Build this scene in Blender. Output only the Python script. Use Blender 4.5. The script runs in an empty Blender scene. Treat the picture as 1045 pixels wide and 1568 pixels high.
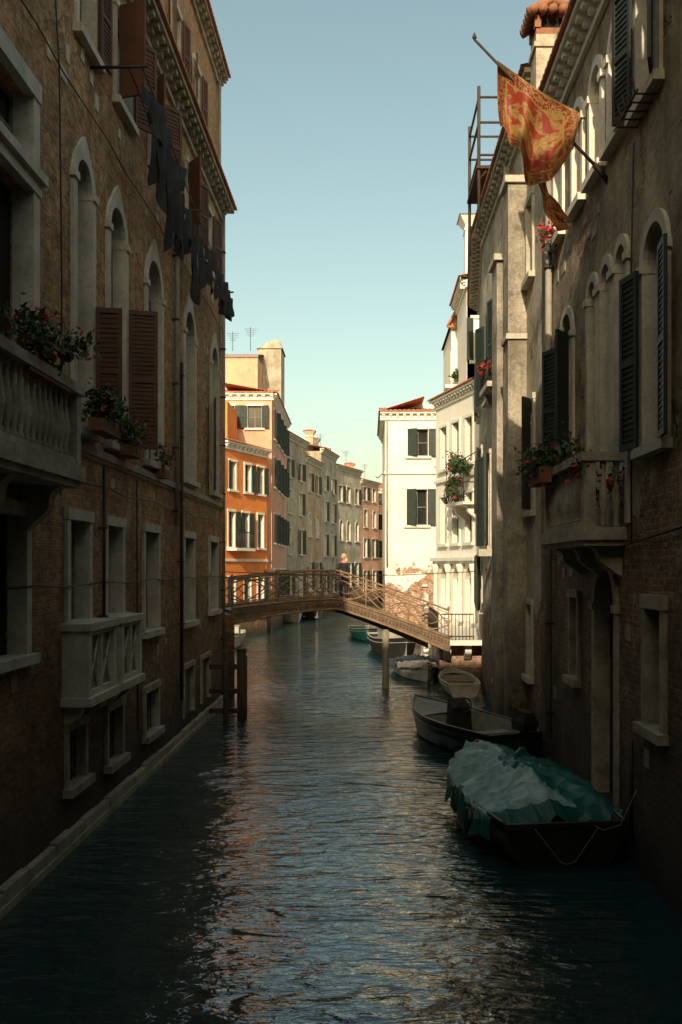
import bpy, bmesh, math, random
from mathutils import Vector, Matrix, noise
random.seed(7)
S=bpy.context.scene
EYE=4.0; FPX=1450.0
# ------------------------------------------------------------------ materials
def newmat(name):
    m=bpy.data.materials.new(name); m.use_nodes=True
    nt=m.node_tree; nt.nodes.clear()
    out=nt.nodes.new('ShaderNodeOutputMaterial'); b=nt.nodes.new('ShaderNodeBsdfPrincipled')
    nt.links.new(b.outputs[0],out.inputs[0])
    return m,nt,b,out
class G:
    def __init__(s,nt): s.nt=nt
    def n(s,t,**k):
        x=s.nt.nodes.new(t)
        for a,v in k.items(): setattr(x,a,v)
        return x
    def l(s,a,b): s.nt.links.new(a,b)
    def put(s,sock,v):
        if hasattr(v,'is_linked') or isinstance(v,bpy.types.NodeSocket): s.l(v,sock)
        else: sock.default_value=v
    def math(s,op,a,b=0.0,clamp=False):
        x=s.n('ShaderNodeMath',operation=op); x.use_clamp=clamp
        s.put(x.inputs[0],a); s.put(x.inputs[1],b); return x.outputs[0]
    def mix(s,f,a,b,bt='MIX'):
        x=s.n('ShaderNodeMix',data_type='RGBA',blend_type=bt)
        s.put(x.inputs[0],f); s.put(x.inputs[6],c4(a) if isinstance(a,tuple) else a); s.put(x.inputs[7],c4(b) if isinstance(b,tuple) else b)
        return x.outputs[2]
    def rng(s,v,a,b,c=0.0,d=1.0,smooth=False):
        x=s.n('ShaderNodeMapRange'); x.clamp=True
        if smooth: x.interpolation_type='SMOOTHSTEP'
        s.put(x.inputs[0],v)
        for i,q in enumerate((a,b,c,d)): x.inputs[i+1].default_value=q
        return x.outputs[0]
    def noise(s,vec,scale,detail=4,rough=.55,dist=0):
        x=s.n('ShaderNodeTexNoise'); x.inputs['Scale'].default_value=scale; x.inputs['Detail'].default_value=min(detail,5)
        x.inputs['Roughness'].default_value=rough; x.inputs['Distortion'].default_value=dist
        if vec is not None: s.l(vec,x.inputs['Vector'])
        return x.outputs[0]
    def mapping(s,vec,sc):
        x=s.n('ShaderNodeVectorMath',operation='MULTIPLY'); s.l(vec,x.inputs[0]); x.inputs[1].default_value=sc; return x.outputs[0]
def c4(c): return (c[0],c[1],c[2],1.0)
def wall_mat(name,pl,pl2,b1=(.40,.15,.06),b2=(.27,.12,.065),mortar=(.36,.29,.18),expose=.2,low=2.5,lowamt=.5,algae=1.0,streak=.5,bump=.6,seed=0.0,grime=.55,lowdark=0.0):
    m,nt,b,out=newmat(name); g=G(nt)
    geo=g.n('ShaderNodeNewGeometry'); pos=geo.outputs['Position']
    off=g.n('ShaderNodeVectorMath',operation='ADD'); g.l(pos,off.inputs[0]); off.inputs[1].default_value=(seed,seed*1.7,0); p=off.outputs[0]
    sep=g.n('ShaderNodeSeparateXYZ'); g.l(pos,sep.inputs[0])
    u=g.math('ADD',sep.outputs[0],sep.outputs[1]); z=sep.outputs[2]
    cmb=g.n('ShaderNodeCombineXYZ')
    wob=g.noise(p,1.3,2)
    g.l(u,cmb.inputs[0]); g.l(g.math('ADD',z,g.math('MULTIPLY',wob,.08)),cmb.inputs[1])
    bt=g.n('ShaderNodeTexBrick'); g.l(cmb.outputs[0],bt.inputs['Vector'])
    bt.inputs['Color1'].default_value=c4(b1); bt.inputs['Color2'].default_value=c4(b2); bt.inputs['Mortar'].default_value=c4(mortar)
    bt.inputs['Scale'].default_value=1; bt.inputs['Mortar Size'].default_value=.012; bt.inputs['Mortar Smooth'].default_value=.3
    bt.inputs['Brick Width'].default_value=.27; bt.inputs['Row Height'].default_value=.085; bt.inputs['Bias'].default_value=-.1
    nb=g.noise(g.mapping(p,(4.0,4.0,11.0)),1.0,3,.7)
    bcol=g.mix(g.rng(nb,.45,.64,0,.9),bt.outputs[0],tuple(x*.38 for x in b1),'MIX')
    bcol=g.mix(g.rng(g.noise(p,4.5,4,.8),.5,.66,0,.75),bcol,tuple(min(1,x*1.25+.03) for x in mortar))
    np1=g.noise(p,.9,5,.65); col=g.mix(g.rng(np1,.35,.68),pl,pl2)
    ns=g.noise(g.mapping(p,(3.2,3.2,.35)),1.0,5,.6)
    nz=g.noise(p,.7,5,.7,.3)
    lg=g.rng(z,low,0.0,0,lowamt)
    mk=g.rng(g.math('ADD',g.math('ADD',nz,lg),expose-.5),.5,.53)
    c=g.mix(mk,col,bcol)
    c=g.mix(g.rng(ns,.5,.72,0,streak),c,tuple(x*.35 for x in pl2))
    nd=g.noise(p,.45,4,.65); c=g.mix(g.rng(nd,.42,.66,0,grime),c,(.085,.065,.042))
    nm=g.noise(p,2.3,4,.75); c=g.mix(g.rng(nm,.5,.66,0,grime*.9),c,(.06,.045,.03))
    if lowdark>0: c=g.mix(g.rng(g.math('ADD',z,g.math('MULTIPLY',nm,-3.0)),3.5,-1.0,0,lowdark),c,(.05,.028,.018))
    if algae>0:
        al=g.math('ADD',z,g.math('MULTIPLY',g.noise(p,1.6,5),-1.2*algae))
        c=g.mix(g.rng(al,1.1*algae,-.5*algae,0,.92),c,(.02,.022,.013))
    b.inputs['Roughness'].default_value=.92
    fine=g.noise(p,14,4,.75)
    c=g.mix(g.rng(fine,.4,.7,0,grime*.7),c,(.04,.032,.022)); g.l(c,b.inputs['Base Color'])
    h=g.math('ADD',g.math('MULTIPLY',g.math('MULTIPLY',bt.outputs[1],-1.0),mk),g.math('MULTIPLY',fine,1.1))
    h=g.math('SUBTRACT',h,g.math('MULTIPLY',mk,.9))
    bp=g.n('ShaderNodeBump'); bp.inputs['Strength'].default_value=bump; bp.inputs['Distance'].default_value=.03
    g.l(h,bp.inputs['Height']); g.l(bp.outputs[0],b.inputs['Normal'])
    return m
def simple(name,c,c2=None,rough=.7,scale=6,bump=.2,metal=0.0,stretch=(1,1,1),dist=.01,spec=.5):
    m,nt,b,out=newmat(name); g=G(nt)
    tc=g.n('ShaderNodeTexCoord'); p=g.mapping(tc.outputs['Object'],stretch)
    c2=c2 or tuple(x*.6 for x in c)
    n1=g.noise(p,scale,4,.65); n2=g.noise(p,scale*7,3,.7)
    col=g.mix(g.rng(n1,.35,.68),c,c2); col=g.mix(g.rng(n2,.5,.75,0,.4),col,tuple(x*.4 for x in c2))
    g.l(col,b.inputs['Base Color']); b.inputs['Roughness'].default_value=rough; b.inputs['Metallic'].default_value=metal
    b.inputs['Specular IOR Level'].default_value=spec
    if bump>0:
        bp=g.n('ShaderNodeBump'); bp.inputs['Strength'].default_value=bump; bp.inputs['Distance'].default_value=dist
        g.l(g.math('ADD',n1,n2),bp.inputs['Height']); g.l(bp.outputs[0],b.inputs['Normal'])
    return m
M={}
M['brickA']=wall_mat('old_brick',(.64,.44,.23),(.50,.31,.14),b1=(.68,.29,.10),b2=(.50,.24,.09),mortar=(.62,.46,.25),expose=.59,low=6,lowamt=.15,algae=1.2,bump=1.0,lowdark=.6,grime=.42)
M['brickUp']=wall_mat('upper_brick',(.64,.38,.19),(.52,.28,.14),b1=(.62,.28,.12),b2=(.5,.24,.10),mortar=(.5,.4,.25),expose=.55,low=-9,algae=0,seed=3,grime=.3)
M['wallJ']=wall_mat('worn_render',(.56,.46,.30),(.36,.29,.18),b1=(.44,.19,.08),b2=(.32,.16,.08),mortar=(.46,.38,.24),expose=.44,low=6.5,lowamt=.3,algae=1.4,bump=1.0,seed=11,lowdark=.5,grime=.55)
M['wallI']=wall_mat('pale_render',(.66,.59,.46),(.50,.43,.32),b1=(.40,.16,.08),expose=.36,low=4.5,lowamt=.4,algae=1.0,seed=5,grime=.45,streak=.4)
M['shaft']=wall_mat('grey_render',(.56,.5,.4),(.34,.3,.23),expose=.27,low=2.5,lowamt=.3,algae=1.2,seed=8,bump=1.0)
M['white']=wall_mat('white_render',(.88,.84,.73),(.84,.79,.67),b1=(.45,.2,.11),b2=(.38,.19,.12),mortar=(.5,.42,.32),expose=.18,low=6.4,lowamt=.8,algae=.5,streak=.15,bump=.35,seed=2,grime=.10)
M['whiteH']=wall_mat('lime_render',(.90,.86,.76),(.87,.82,.7),expose=-.4,low=0,algae=0,streak=.1,bump=.25,seed=6,grime=.07)
M['orange']=wall_mat('orange_render',(.86,.27,.06),(.76,.22,.05),b1=(.4,.18,.1),expose=.15,low=4.5,lowamt=.6,algae=.8,streak=.2,bump=.3,seed=9,grime=.12)
M['salmon']=wall_mat('salmon_render',(.74,.40,.27),(.68,.35,.23),expose=.1,low=5,lowamt=.6,algae=.8,streak=.2,bump=.3,seed=12,grime=.15)
M['grey1']=wall_mat('taupe_render',(.52,.44,.33),(.40,.33,.24),expose=.34,low=5,lowamt=.4,algae=.8,seed=14,grime=.35)
M['grey2']=wall_mat('ochre_render',(.60,.45,.30),(.48,.35,.23),expose=.3,low=4,lowamt=.4,algae=.8,seed=17,grime=.35)
M['grey3']=wall_mat('ash_render',(.56,.50,.40),(.44,.39,.30),expose=.3,low=4,lowamt=.4,algae=.8,seed=21,grime=.35)
M['pink']=wall_mat('pink_render',(.76,.42,.29),(.68,.36,.24),expose=.28,low=4,lowamt=.4,algae=.8,seed=25,grime=.25)
M['stone']=simple('istrian_stone',(.62,.58,.48),(.42,.39,.31),.85,2.5,.5)
M['stoneD']=simple('weathered_stone',(.46,.42,.32),(.22,.195,.145),.9,2.5,.7)
M['stoneW']=simple('white_stone',(.84,.80,.70),(.72,.67,.56),.8,2.5,.3)
M['timber']=simple('dark_timber',(.07,.045,.03),(.03,.02,.015),.85,3,.6,stretch=(4,4,.6))
M['shutB']=simple('brown_shutter',(.13,.05,.028),(.08,.035,.02),.7,4,.2)
M['shutG']=simple('green_shutter',(.022,.036,.027),(.012,.02,.016),.6,4,.2)
M['glass']=simple('window_glass',(.015,.02,.02),(.03,.03,.028),.12,1.2,.05)
M['curtain']=simple('window_blind',(.20,.18,.14),(.12,.11,.085),.9,2,.2,stretch=(1,1,4))
M['frameW']=simple('window_joinery',(.24,.2,.15),(.14,.115,.09),.7,4,.2)
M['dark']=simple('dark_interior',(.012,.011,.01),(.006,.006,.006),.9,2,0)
M['tile']=simple('terracotta_tile',(.55,.20,.09),(.32,.13,.07),.85,5,.5)
M['tileD']=simple('weathered_terracotta',(.36,.15,.08),(.20,.095,.06),.9,6,.6)
M['iron']=simple('wrought_iron',(.03,.028,.025),(.06,.035,.02),.6,9,.3,metal=.3)
M['zinc']=simple('zinc_pipe',(.36,.33,.27),(.24,.21,.17),.6,3,.2)
M['soil']=simple('soil',(.07,.05,.035),None,.95,5,.4)
M['leaf']=simple('foliage',(.05,.10,.03),(.08,.12,.03),.6,9,0)
M['leaf2']=simple('foliage_dark',(.02,.05,.015),(.035,.07,.02),.6,9,0)
M['petal']=simple('red_petals',(.55,.02,.02),(.4,.01,.03),.6,9,0)
M['cloth']=simple('dark_cloth',(.016,.018,.022),(.035,.032,.03),.9,3,.3)
M['pot']=simple('terracotta_pot',(.24,.10,.05),None,.9,5,.3)
# ------------------------------------------------------------------ builder
class Fr:
    def __init__(s,p0,p1,side=1):
        a=Vector(p0);b=Vector(p1); s.o=a; s.L=(b-a).length; s.d=(b-a)/s.L
        s.n=Vector((s.d.y,-s.d.x))*side
    def P(s,u,z,w=0): q=s.o+s.d*u+s.n*w; return (q.x,q.y,z)
class B:
    def __init__(s,name,loc=(0,0,0),rot=0.0): s.name=name; s.p={}; s.loc=loc; s.rot=rot
    def add(s,label,mat,vs,fs,smooth=False):
        k=(label,mat,smooth); d=s.p.setdefault(k,([],[])); o=len(d[0]); d[0].extend(vs); d[1].extend([tuple(i+o for i in f) for f in fs])
    def box(s,label,mat,x0,x1,y0,y1,z0,z1):
        v=[(x,y,z) for x in(x0,x1) for y in (y0,y1) for z in (z0,z1)]
        s.add(label,mat,v,BF)
    def fbox(s,label,mat,F,u0,u1,z0,z1,w0,w1):
        v=[F.P(u,z,w) for u in(u0,u1) for w in (w0,w1) for z in (z0,z1)]
        s.add(label,mat,v,BF)
    def tube(s,label,mat,pts,r,n=6,closed=False,smooth=True,r2=None):
        pts=[Vector(p) for p in pts]; vs=[];fs=[];N=len(pts)
        for i,p in enumerate(pts):
            a=pts[i-1] if (i>0 or closed) else p; b=pts[(i+1)%N] if (i<N-1 or closed) else p
            t=(b-a).normalized(); up=Vector((0,0,1)) if abs(t.z)<.95 else Vector((1,0,0))
            x=t.cross(up).normalized(); y=x.cross(t)
            rr=r if r2 is None else r+(r2-r)*i/(N-1)
            for k in range(n):
                an=2*math.pi*k/n; vs.append(tuple(p+x*math.cos(an)*rr+y*math.sin(an)*rr))
        for i in range(N if closed else N-1):
            for k in range(n):
                a=i*n+k; b=i*n+(k+1)%n; j=((i+1)%N)*n
                fs.append((a,b,j+(k+1)%n,j+k))
        if not closed: fs.append(tuple(range(n))); fs.append(tuple((N-1)*n+k for k in range(n)))
        s.add(label,mat,vs,fs,smooth)
    def lathe(s,label,mat,c,prof,n=10,smooth=True):
        vs=[];fs=[]
        for r,z in prof:
            for k in range(n):
                a=2*math.pi*k/n; vs.append((c[0]+r*math.cos(a),c[1]+r*math.sin(a),c[2]+z))
        for i in range(len(prof)-1):
            for k in range(n):
                fs.append((i*n+k,i*n+(k+1)%n,(i+1)*n+(k+1)%n,(i+1)*n+k))
        fs.append(tuple(range(n))); fs.append(tuple((len(prof)-1)*n+k for k in range(n)))
        s.add(label,mat,vs,fs,smooth)
    def foliage(s,c,rad,n,size=.06,flowers=0.0,label='foliage'):
        c=Vector(c)
        clumps=[Vector((random.gauss(0,.42)*rad[0],random.gauss(0,.42)*rad[1],random.gauss(0,.38)*rad[2])) for _ in range(max(5,n//90))]
        for i in range(n):
            q=random.choice(clumps); k=min(rad)*.38
            p=c+q+Vector((random.gauss(0,k),random.gauss(0,k),random.gauss(0,k)))
            a=Vector((random.uniform(-1,1),random.uniform(-1,1),random.uniform(-1,1))).normalized()
            b=a.cross(Vector((random.uniform(-1,1),random.uniform(-1,1),random.uniform(-1,1)))).normalized()
            z=size*random.uniform(.6,1.3)
            fl=random.random()<flowers
            mt='petal' if fl else ('leaf' if random.random()<.5 else 'leaf2')
            s.add('flowers' if fl else label,mt,[tuple(p-a*z),tuple(p+b*z*.45),tuple(p+a*z),tuple(p-b*z*.45)],[(0,1,2,3)])
        for q in clumps[:12]:
            s.tube('stems','leaf2',[c-Vector((0,0,rad[2]*.9)),c+q*.5,c+q],.008,4)
    def finish(s,bevel=0):
        e=bpy.data.objects.new(s.name,None); S.collection.objects.link(e); e.location=s.loc; e.rotation_euler=(0,0,s.rot); e.empty_display_size=.3
        for (label,mat,sm),(v,f) in s.p.items():
            me=bpy.data.meshes.new(label); me.from_pydata(v,[],f); me.materials.append(M[mat])
            bm=bmesh.new(); bm.from_mesh(me); bmesh.ops.recalc_face_normals(bm,faces=bm.faces); bm.to_mesh(me); bm.free()
            if sm:
                for q in me.polygons: q.use_smooth=True
            o=bpy.data.objects.new(label,me); S.collection.objects.link(o); o.parent=e
        return e
BF=[(0,1,3,2),(4,6,7,5),(0,4,5,1),(2,3,7,6),(0,2,6,4),(1,5,7,3)]
def facade(b,F,mat,u0,u1,z0,z1,ops,depth=.26,label='walls'):
    us=sorted(set([u0,u1]+[o[0] for o in ops]+[o[1] for o in ops])); zs=sorted(set([z0,z1]+[o[2] for o in ops]+[o[3] for o in ops]))
    us=[u for u in us if u0<=u<=u1]; zs=[z for z in zs if z0<=z<=z1]
    for i in range(len(us)-1):
        for j in range(len(zs)-1):
            uc=(us[i]+us[i+1])/2; zc=(zs[j]+zs[j+1])/2
            if any(o[0]<uc<o[1] and o[2]<zc<o[3] for o in ops): continue
            b.add(label,mat,[F.P(us[i],zs[j]),F.P(us[i+1],zs[j]),F.P(us[i+1],zs[j+1]),F.P(us[i],zs[j+1])],[(0,1,2,3)])
    for o in ops:
        a,c,e,f=o[:4]
        q=[(a,e),(c,e),(c,f),(a,f)]
        for k in range(4):
            p=q[k]; r=q[(k+1)%4]
            b.add(label,mat,[F.P(p[0],p[1]),F.P(r[0],r[1]),F.P(r[0],r[1],-depth),F.P(p[0],p[1],-depth)],[(0,1,2,3)])
def arcpts(a,c,f,n=12,rr=0.0,pt=0.0):
    r=(c-a)/2; uc=(a+c)/2; zc=f-r; R=r+rr
    out=[]
    for i in range(n+1):
        an=math.pi*i/n; out.append((uc-R*math.cos(an),zc+R*math.sin(an)+pt*R*max(0,1-abs(i-n/2)/(n*.18))*.35))
    return out,zc
def window(b,F,wm,a,c,e,f,arch=False,fw=.12,fm='stone',kind='glass',sill=True,sh=None,ang=(0,0),depth=.26,proud=.05,slats=True,point=0.0,sht=None):
    if arch:
        pts,zc=arcpts(a,c,f)
        for i in range(12):
            p,q=pts[i],pts[i+1]
            b.add('walls',wm,[F.P(p[0],p[1]),F.P(q[0],q[1]),F.P(q[0],f),F.P(p[0],f)],[(0,1,2,3)])
            b.add('reveals',fm,[F.P(p[0],p[1]),F.P(q[0],q[1]),F.P(q[0],q[1],-depth+.01),F.P(p[0],p[1],-depth+.01)],[(0,1,2,3)])
        if fw:
            pi,_=arcpts(a,c,f,12,-.02); po,_=arcpts(a,c,f,12,fw,point)
            for i in range(12):
                v=[]
                for (uu,zz) in (pi[i],po[i],po[i+1],pi[i+1]): v+= [F.P(uu,zz,-.03),F.P(uu,zz,proud)]
                b.add('window_surrounds',fm,v,[(1,3,5,7),(0,1,7,6),(2,3,5,4)])
            for (x0,x1) in ((a-fw-.04,a+.03),(c-.03,c+fw+.04)): b.fbox('imposts',fm,F,x0,x1,zc-.06,zc+.05,-.2,proud+.035)
        top=zc
    else:
        top=f
        if fw: b.fbox('window_surrounds',fm,F,a-fw-.02,c+fw+.02,f-.02,f+fw*1.1,-.03,proud+.02)
    if fw:
        b.fbox('window_surrounds',fm,F,a-fw,a+.02,e,top-.003,-.2,proud)
        b.fbox('window_surrounds',fm,F,c-.02,c+fw,e,top-.003,-.2,proud)
    if sill: b.fbox('sills',fm,F,a-fw-.06,c+fw+.06,e-.11,e+.012,-.2,proud+.09)
    z1=f
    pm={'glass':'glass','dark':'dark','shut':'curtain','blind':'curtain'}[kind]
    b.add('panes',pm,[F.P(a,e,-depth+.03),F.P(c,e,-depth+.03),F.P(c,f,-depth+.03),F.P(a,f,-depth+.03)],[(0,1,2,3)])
    if kind in('glass','blind'):
        t=.028; w0=-depth+.035; w1=-depth+.075; mid=(a+c)/2
        for uu in (a+.03,mid,c-.03): b.fbox('window_joinery','frameW',F,uu-t,uu+t,e+.02,(f if uu==mid else top)-.02,w0,w1)
        nz=max(2,int((top-e)/.75))
        for k in range(nz+1):
            zz=e+.05+(top-e-.08)*k/nz; b.fbox('window_joinery','frameW',F,a+.03,c-.03,zz-t*.8,zz+t*.8,w0+.003,w1-.004)
    if sh:
        half=(c-a)/2
        for sd in (0,1):
            if ang[sd] is None: continue
            al=math.radians(ang[sd]); hu=a-.01 if sd==0 else c+.01; dr=-1 if sd==0 else 1
            def Q(t,z,th):
                return F.P(hu+dr*(math.cos(al)*t - math.sin(al)*th), z, proud+.035+math.sin(al)*t+math.cos(al)*th)
            def leaf(t0,t1,za,zb,h0,h1):
                b.add('shutters',sh,[Q(t,z,h) for t in(t0,t1) for h in (h0,h1) for z in (za,zb)],BF)
            zt=sht or ((top if arch else f)-.01)
            leaf(.0,half,e+.02,zt,.0,.02)
            for (t0,t1,za,zb) in ((0,.06,e+.02,zt),(half-.06,half,e+.02,zt),(.06,half-.06,e+.02,e+.1),(.06,half-.06,zt-.08,zt),(.06,half-.06,(e+zt)/2-.04,(e+zt)/2+.04)):
                leaf(t0,t1,za,zb,.02,.045)
            if slats:
                k=e+.14
                while k<zt-.12: leaf(.06,half-.06,k,k+.025,.02,.034); k+=.075
def cornice(b,F,u0,u1,z,over=.35,mat='stoneD',step=.4,dw=.14,tile=True,back=1.5,rise=.5):
    b.fbox('cornice',mat,F,u0,u1,z-.42,z-.30,-.1,.08)
    b.fbox('cornice',mat,F,u0,u1,z-.10,z,-.1,over)
    b.fbox('cornice',mat,F,u0,u1,z-.30,z-.10,-.1,.045)
    k=u0+step/2
    while k<u1-dw/2:
        b.fbox('corbels',mat,F,k-dw/2,k+dw/2,z-.2,z-.10,.04,over-.05)
        b.fbox('corbels',mat,F,k-dw/2+.01,k+dw/2-.01,z-.29,z-.2,.04,over*.55)
        k+=step
    if tile: tiles(b,F,u0-.05,u1+.05,z+.03,over+.08,-back,rise)
def tiles(b,F,u0,u1,z,wf,wb,rise,sp=.22,mat='tile'):
    n=max(2,int((u1-u0)/sp)); cols=n*6; vs=[];fs=[]
    rows=3
    for r in range(rows):
        t=r/(rows-1); w=wf+(wb-wf)*t; zz=z+rise*t
        for i in range(cols+1):
            u=u0+(u1-u0)*i/cols; vs.append(F.P(u,zz+.045*abs(math.sin(math.pi*i/6)),w))
    for r in range(rows-1):
        for i in range(cols):
            a=r*(cols+1)+i; fs.append((a,a+1,a+cols+2,a+cols+1))
    b.add('roof_tiles',mat,vs,fs)
    vs=[];fs=[]
    for i in range(cols+1):
        u=u0+(u1-u0)*i/cols; vs+= [F.P(u,z-.02,wf),F.P(u,z+.045*abs(math.sin(math.pi*i/6)),wf)]
    for i in range(cols): fs.append((2*i,2*i+1,2*i+3,2*i+2))
    b.add('roof_tiles',mat,vs,fs)
    b.add('roof_soffit',mat,[F.P(u0,z-.02,wf),F.P(u1,z-.02,wf),F.P(u1,z+rise-.03,wb),F.P(u0,z+rise-.03,wb)],[(0,1,2,3)])
def core(b,F,u0,u1,z0,z1,depth,mat,ends=True):
    b.fbox('inner_walls',mat,F,u0,u1,z0,z1-.01,-depth,-.5)
    b.fbox('end_walls',mat,F,u0,u0+.3,z0,z1-.01,-.5,-.004)
    b.fbox('end_walls',mat,F,u1-.3,u1,z0,z1-.01,-.5,-.004)
def chimney(b,x,y,z0,z1,w=.5,mat='wallI',cap='tile'):
    b.box('chimney',mat,x-w/2,x+w/2,y-w/2,y+w/2,z0,z1-.5)
    b.box('chimney',mat,x-w/2-.04,x+w/2+.04,y-w/2-.04,y+w/2+.04,z1-.75,z1-.66)
    if w>.58 and mat=='wallI':
        # terracotta hood: open louvred sides under a rolled tile cap
        b.box('chimney_hood','tileD',x-w*.5,x+w*.5,y-w*.5,y+w*.5,z1-.497,z1-.38)
        for sx in (-1,1):
            for sy in (-1,1): b.box('chimney_hood','tileD',x+sx*w*.45-.06,x+sx*w*.45+.06,y+sy*w*.45-.06,y+sy*w*.45+.06,z1-.378,z1-.15)
        b.box('chimney_hood','dark',x-w*.36,x+w*.36,y-w*.36,y+w*.36,z1-.377,z1-.152)
        k=w*.78; n=5
        for i in range(n):
            yy=y-k+2*k*(i+.5)/n
            b.tube('chimney_hood','tileD',[(x-k,yy,z1-.13),(x,yy,z1+.12),(x+k,yy,z1-.13)],k/n*.98,8)
        for i in range(n):
            xx=x-k+2*k*(i+.5)/n
            b.tube('chimney_hood','tileD',[(xx,y-k-.03,z1-.11),(xx,y,z1-.03+.14*(1-abs(i-2)/2.5))],k/n*.9,8)
        return
    v=[]; 
    for (k,zz) in ((w/2,z1-.497),(w*.8,z1-.15)): v+=[(x-k,y-k,zz),(x+k,y-k,zz),(x+k,y+k,zz),(x-k,y+k,zz)]
    b.add('chimney_cap',mat,v,[(0,1,5,4),(1,2,6,5),(2,3,7,6),(3,0,4,7),(4,5,6,7),(0,1,2,3)])
    k=w*.86
    b.add('chimney_cap',cap,[(x-k,y-k,z1-.146),(x+k,y-k,z1-.146),(x+k,y+k,z1-.146),(x-k,y+k,z1-.146),(x,y,z1+.08)],[(0,1,4),(1,2,4),(2,3,4),(3,0,4),(0,1,2,3)])
def antenna(b,x,y,z,h=1.6):
    b.tube('aerial','iron',[(x,y,z),(x,y,z+h)],.018,4)
    for i in range(5): k=.42-.06*i; b.tube('aerial','iron',[(x-k,y+.0,z+h-.1-.12*i),(x+k,y+.1,z+h-.1-.12*i)],.010,4)
BAL=[(.045,0),(.05,.03),(.03,.07),(.05,.16),(.068,.26),(.055,.36),(.03,.5),(.026,.56),(.045,.62),(.05,.66)]
def baluster(b,p,h,mat,k=1.0):
    b.lathe('balusters',mat,p,[(r*k,z/.66*h) for r,z in BAL],8)

# ================================================================== LEFT BRICK HOUSE
XL=-4.3
FL=Fr((XL,0),(XL,100),1)
b=B('brick_palazzo')
ops=[]
win=[]
def LW(*a,**k): ops.append(a[:4]); win.append((a,k))
LW(10.6,11.95,5.3,8.75,fw=.2,kind='dark',sill=False,fm='stone',proud=.08)
LW(10.6,11.95,9.0,9.95,fw=.2,kind='glass',sill=True,fm='stone',proud=.08)
for (u0,u1,k) in ((13.8,14.6,'glass'),(15.6,16.6,'glass'),(18.25,19.5,'blind'),(22.0,23.2,'glass'),(25.7,26.8,'glass')):
    sh=None; an=(None,None); st=None
    if u0==13.8: sh='shutB'; an=(None,80); st=8.0
    if u0==15.6: sh='shutB'; an=(None,75); st=8.5
    if u0==25.7: sh='shutB'; an=(12,None); st=8.5
    LW(u0,u1,6.05,10.1,arch=True,fw=.16,kind=k,point=1.0,sh=sh,ang=an,sht=st)
for (u0,u1,an) in ((13.9,14.8,(None,5)),(16.0,17.0,(70,35)),(18.5,19.4,(40,40)),(22.2,23.2,(40,20)),(24.6,25.6,(None,15))):
    LW(u0,u1,11.9,13.5,fw=.1,kind='blind' if u0<15 else 'dark',sh='shutB',ang=an)
LW(10.4,11.4,11.9,13.5,fw=.1,kind='glass')
LW(10.6,11.8,2.9,4.65,fw=.14,kind='dark')
for (u0,u1,e,k) in ((13.5,14.45,3.2,'glass'),(15.45,16.4,3.2,'glass'),(18.05,19.2,2.75,'blind'),(21.95,23.1,2.7,'glass'),(25.5,26.7,2.8,'glass')):
    LW(u0,u1,e,4.7,fw=.13,kind=k)
for (u0,u1,e,f) in ((13.45,14.25,.85,1.68),(15.5,16.4,.75,1.65),(18.1,19.2,.75,1.6)):
    LW(u0,u1,e,f,fw=.1,kind='dark',fm='stoneD')
for u0 in (21.9,24.2): LW(u0,u0+1.2,.5,1.65,fw=.08,kind='shut',sill=False,depth=.1,fm='stoneD')
facade(b,FL,'brickA',-12,27.7,-.5,14.1,ops)
for a,k in win: window(b,FL,'brickA',*a,**k)
for (u0,u1,e,f) in ((13.45,14.25,.85,1.68),(15.5,16.4,.75,1.65),(18.1,19.2,.75,1.6)):
    for i in range(1,5): uu=u0+(u1-u0)*i/5; b.tube('window_grille','iron',[FL.P(uu,e,-.08),FL.P(uu,f,-.08)],.012,5)
core(b,FL,-12,27.7,-.5,14.1,4.0,'brickA')
cornice(b,FL,-12,27.75,14.45,.36,'stoneD',.42,.17,back=3.8,rise=.6)
b.fbox('wall_head','brickA',FL,-12,27.7,14.1,14.3,-.4,-.004)
b.fbox('string_course','stoneD',FL,12.6,27.7,5.72,5.84,-.1,.07)
b.fbox('string_course','stoneD',FL,12.6,27.7,5.66,5.72,-.1,.03)
b.fbox('plinth','stoneD',FL,-12,27.6,-.5,.10,-.1,.13)
uu=-12
while uu<27.4:
    w=random.uniform(.5,1.1); b.fbox('plinth_blocks','stoneD',FL,uu,min(uu+w-.02,27.6),.102,.26+random.uniform(-.03,.02),-.1,.09+random.uniform(0,.03)); uu+=w
for _ in range(46):
    u=random.uniform(11,27); z=random.choice([6.8,8.2,9.4,11.0,11.3,5.1,2.2])+random.uniform(-.3,.3)
    if any(o[0]-.5<u<o[1]+.5 and o[2]-.3<z<o[3]+.3 for o in ops): continue
    b.fbox('wall_stones','stone' if z>3 else 'stoneD',FL,u,u+random.uniform(.12,.24),z,z+random.uniform(.12,.28),-.05,.015)
for (u,z0,z1,m,r) in ((20.75,4.9,14.2,'zinc',.055),(21.3,1.0,8.6,'iron',.04),(27.45,1.6,14.2,'zinc',.05),(15.05,2.9,5.6,'iron',.025)):
    b.tube('downpipe',m,[FL.P(u,z0,.09),FL.P(u,z1,.09)],r,8)
    z=z0+.3
    while z<z1: b.fbox('pipe_clips','iron',FL,u-r-.02,u+r+.02,z,z+.03,-.02,.15); z+=1.4
for z,sag in ((3.74,.06),(5.25,.1),(10.9,.1)):
    b.tube('wall_cable','iron',[FL.P(11+i*1.1,z+sag*math.sin(i*2.1)*.4,.06) for i in range(16)],.012,4)
b.tube('wall_cable','iron',[FL.P(13.05,5.0,.05),FL.P(13.1,8.0,.05),FL.P(13.0,10.8,.05),FL.P(12.7,12.5,.05)],.012,4)
b.tube('wall_cable','iron',[FL.P(17.4,1.0,.05),FL.P(17.35,5.6,.05)],.014,4)
FU=Fr((XL-.45,0),(XL-.45,100),1)
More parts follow.
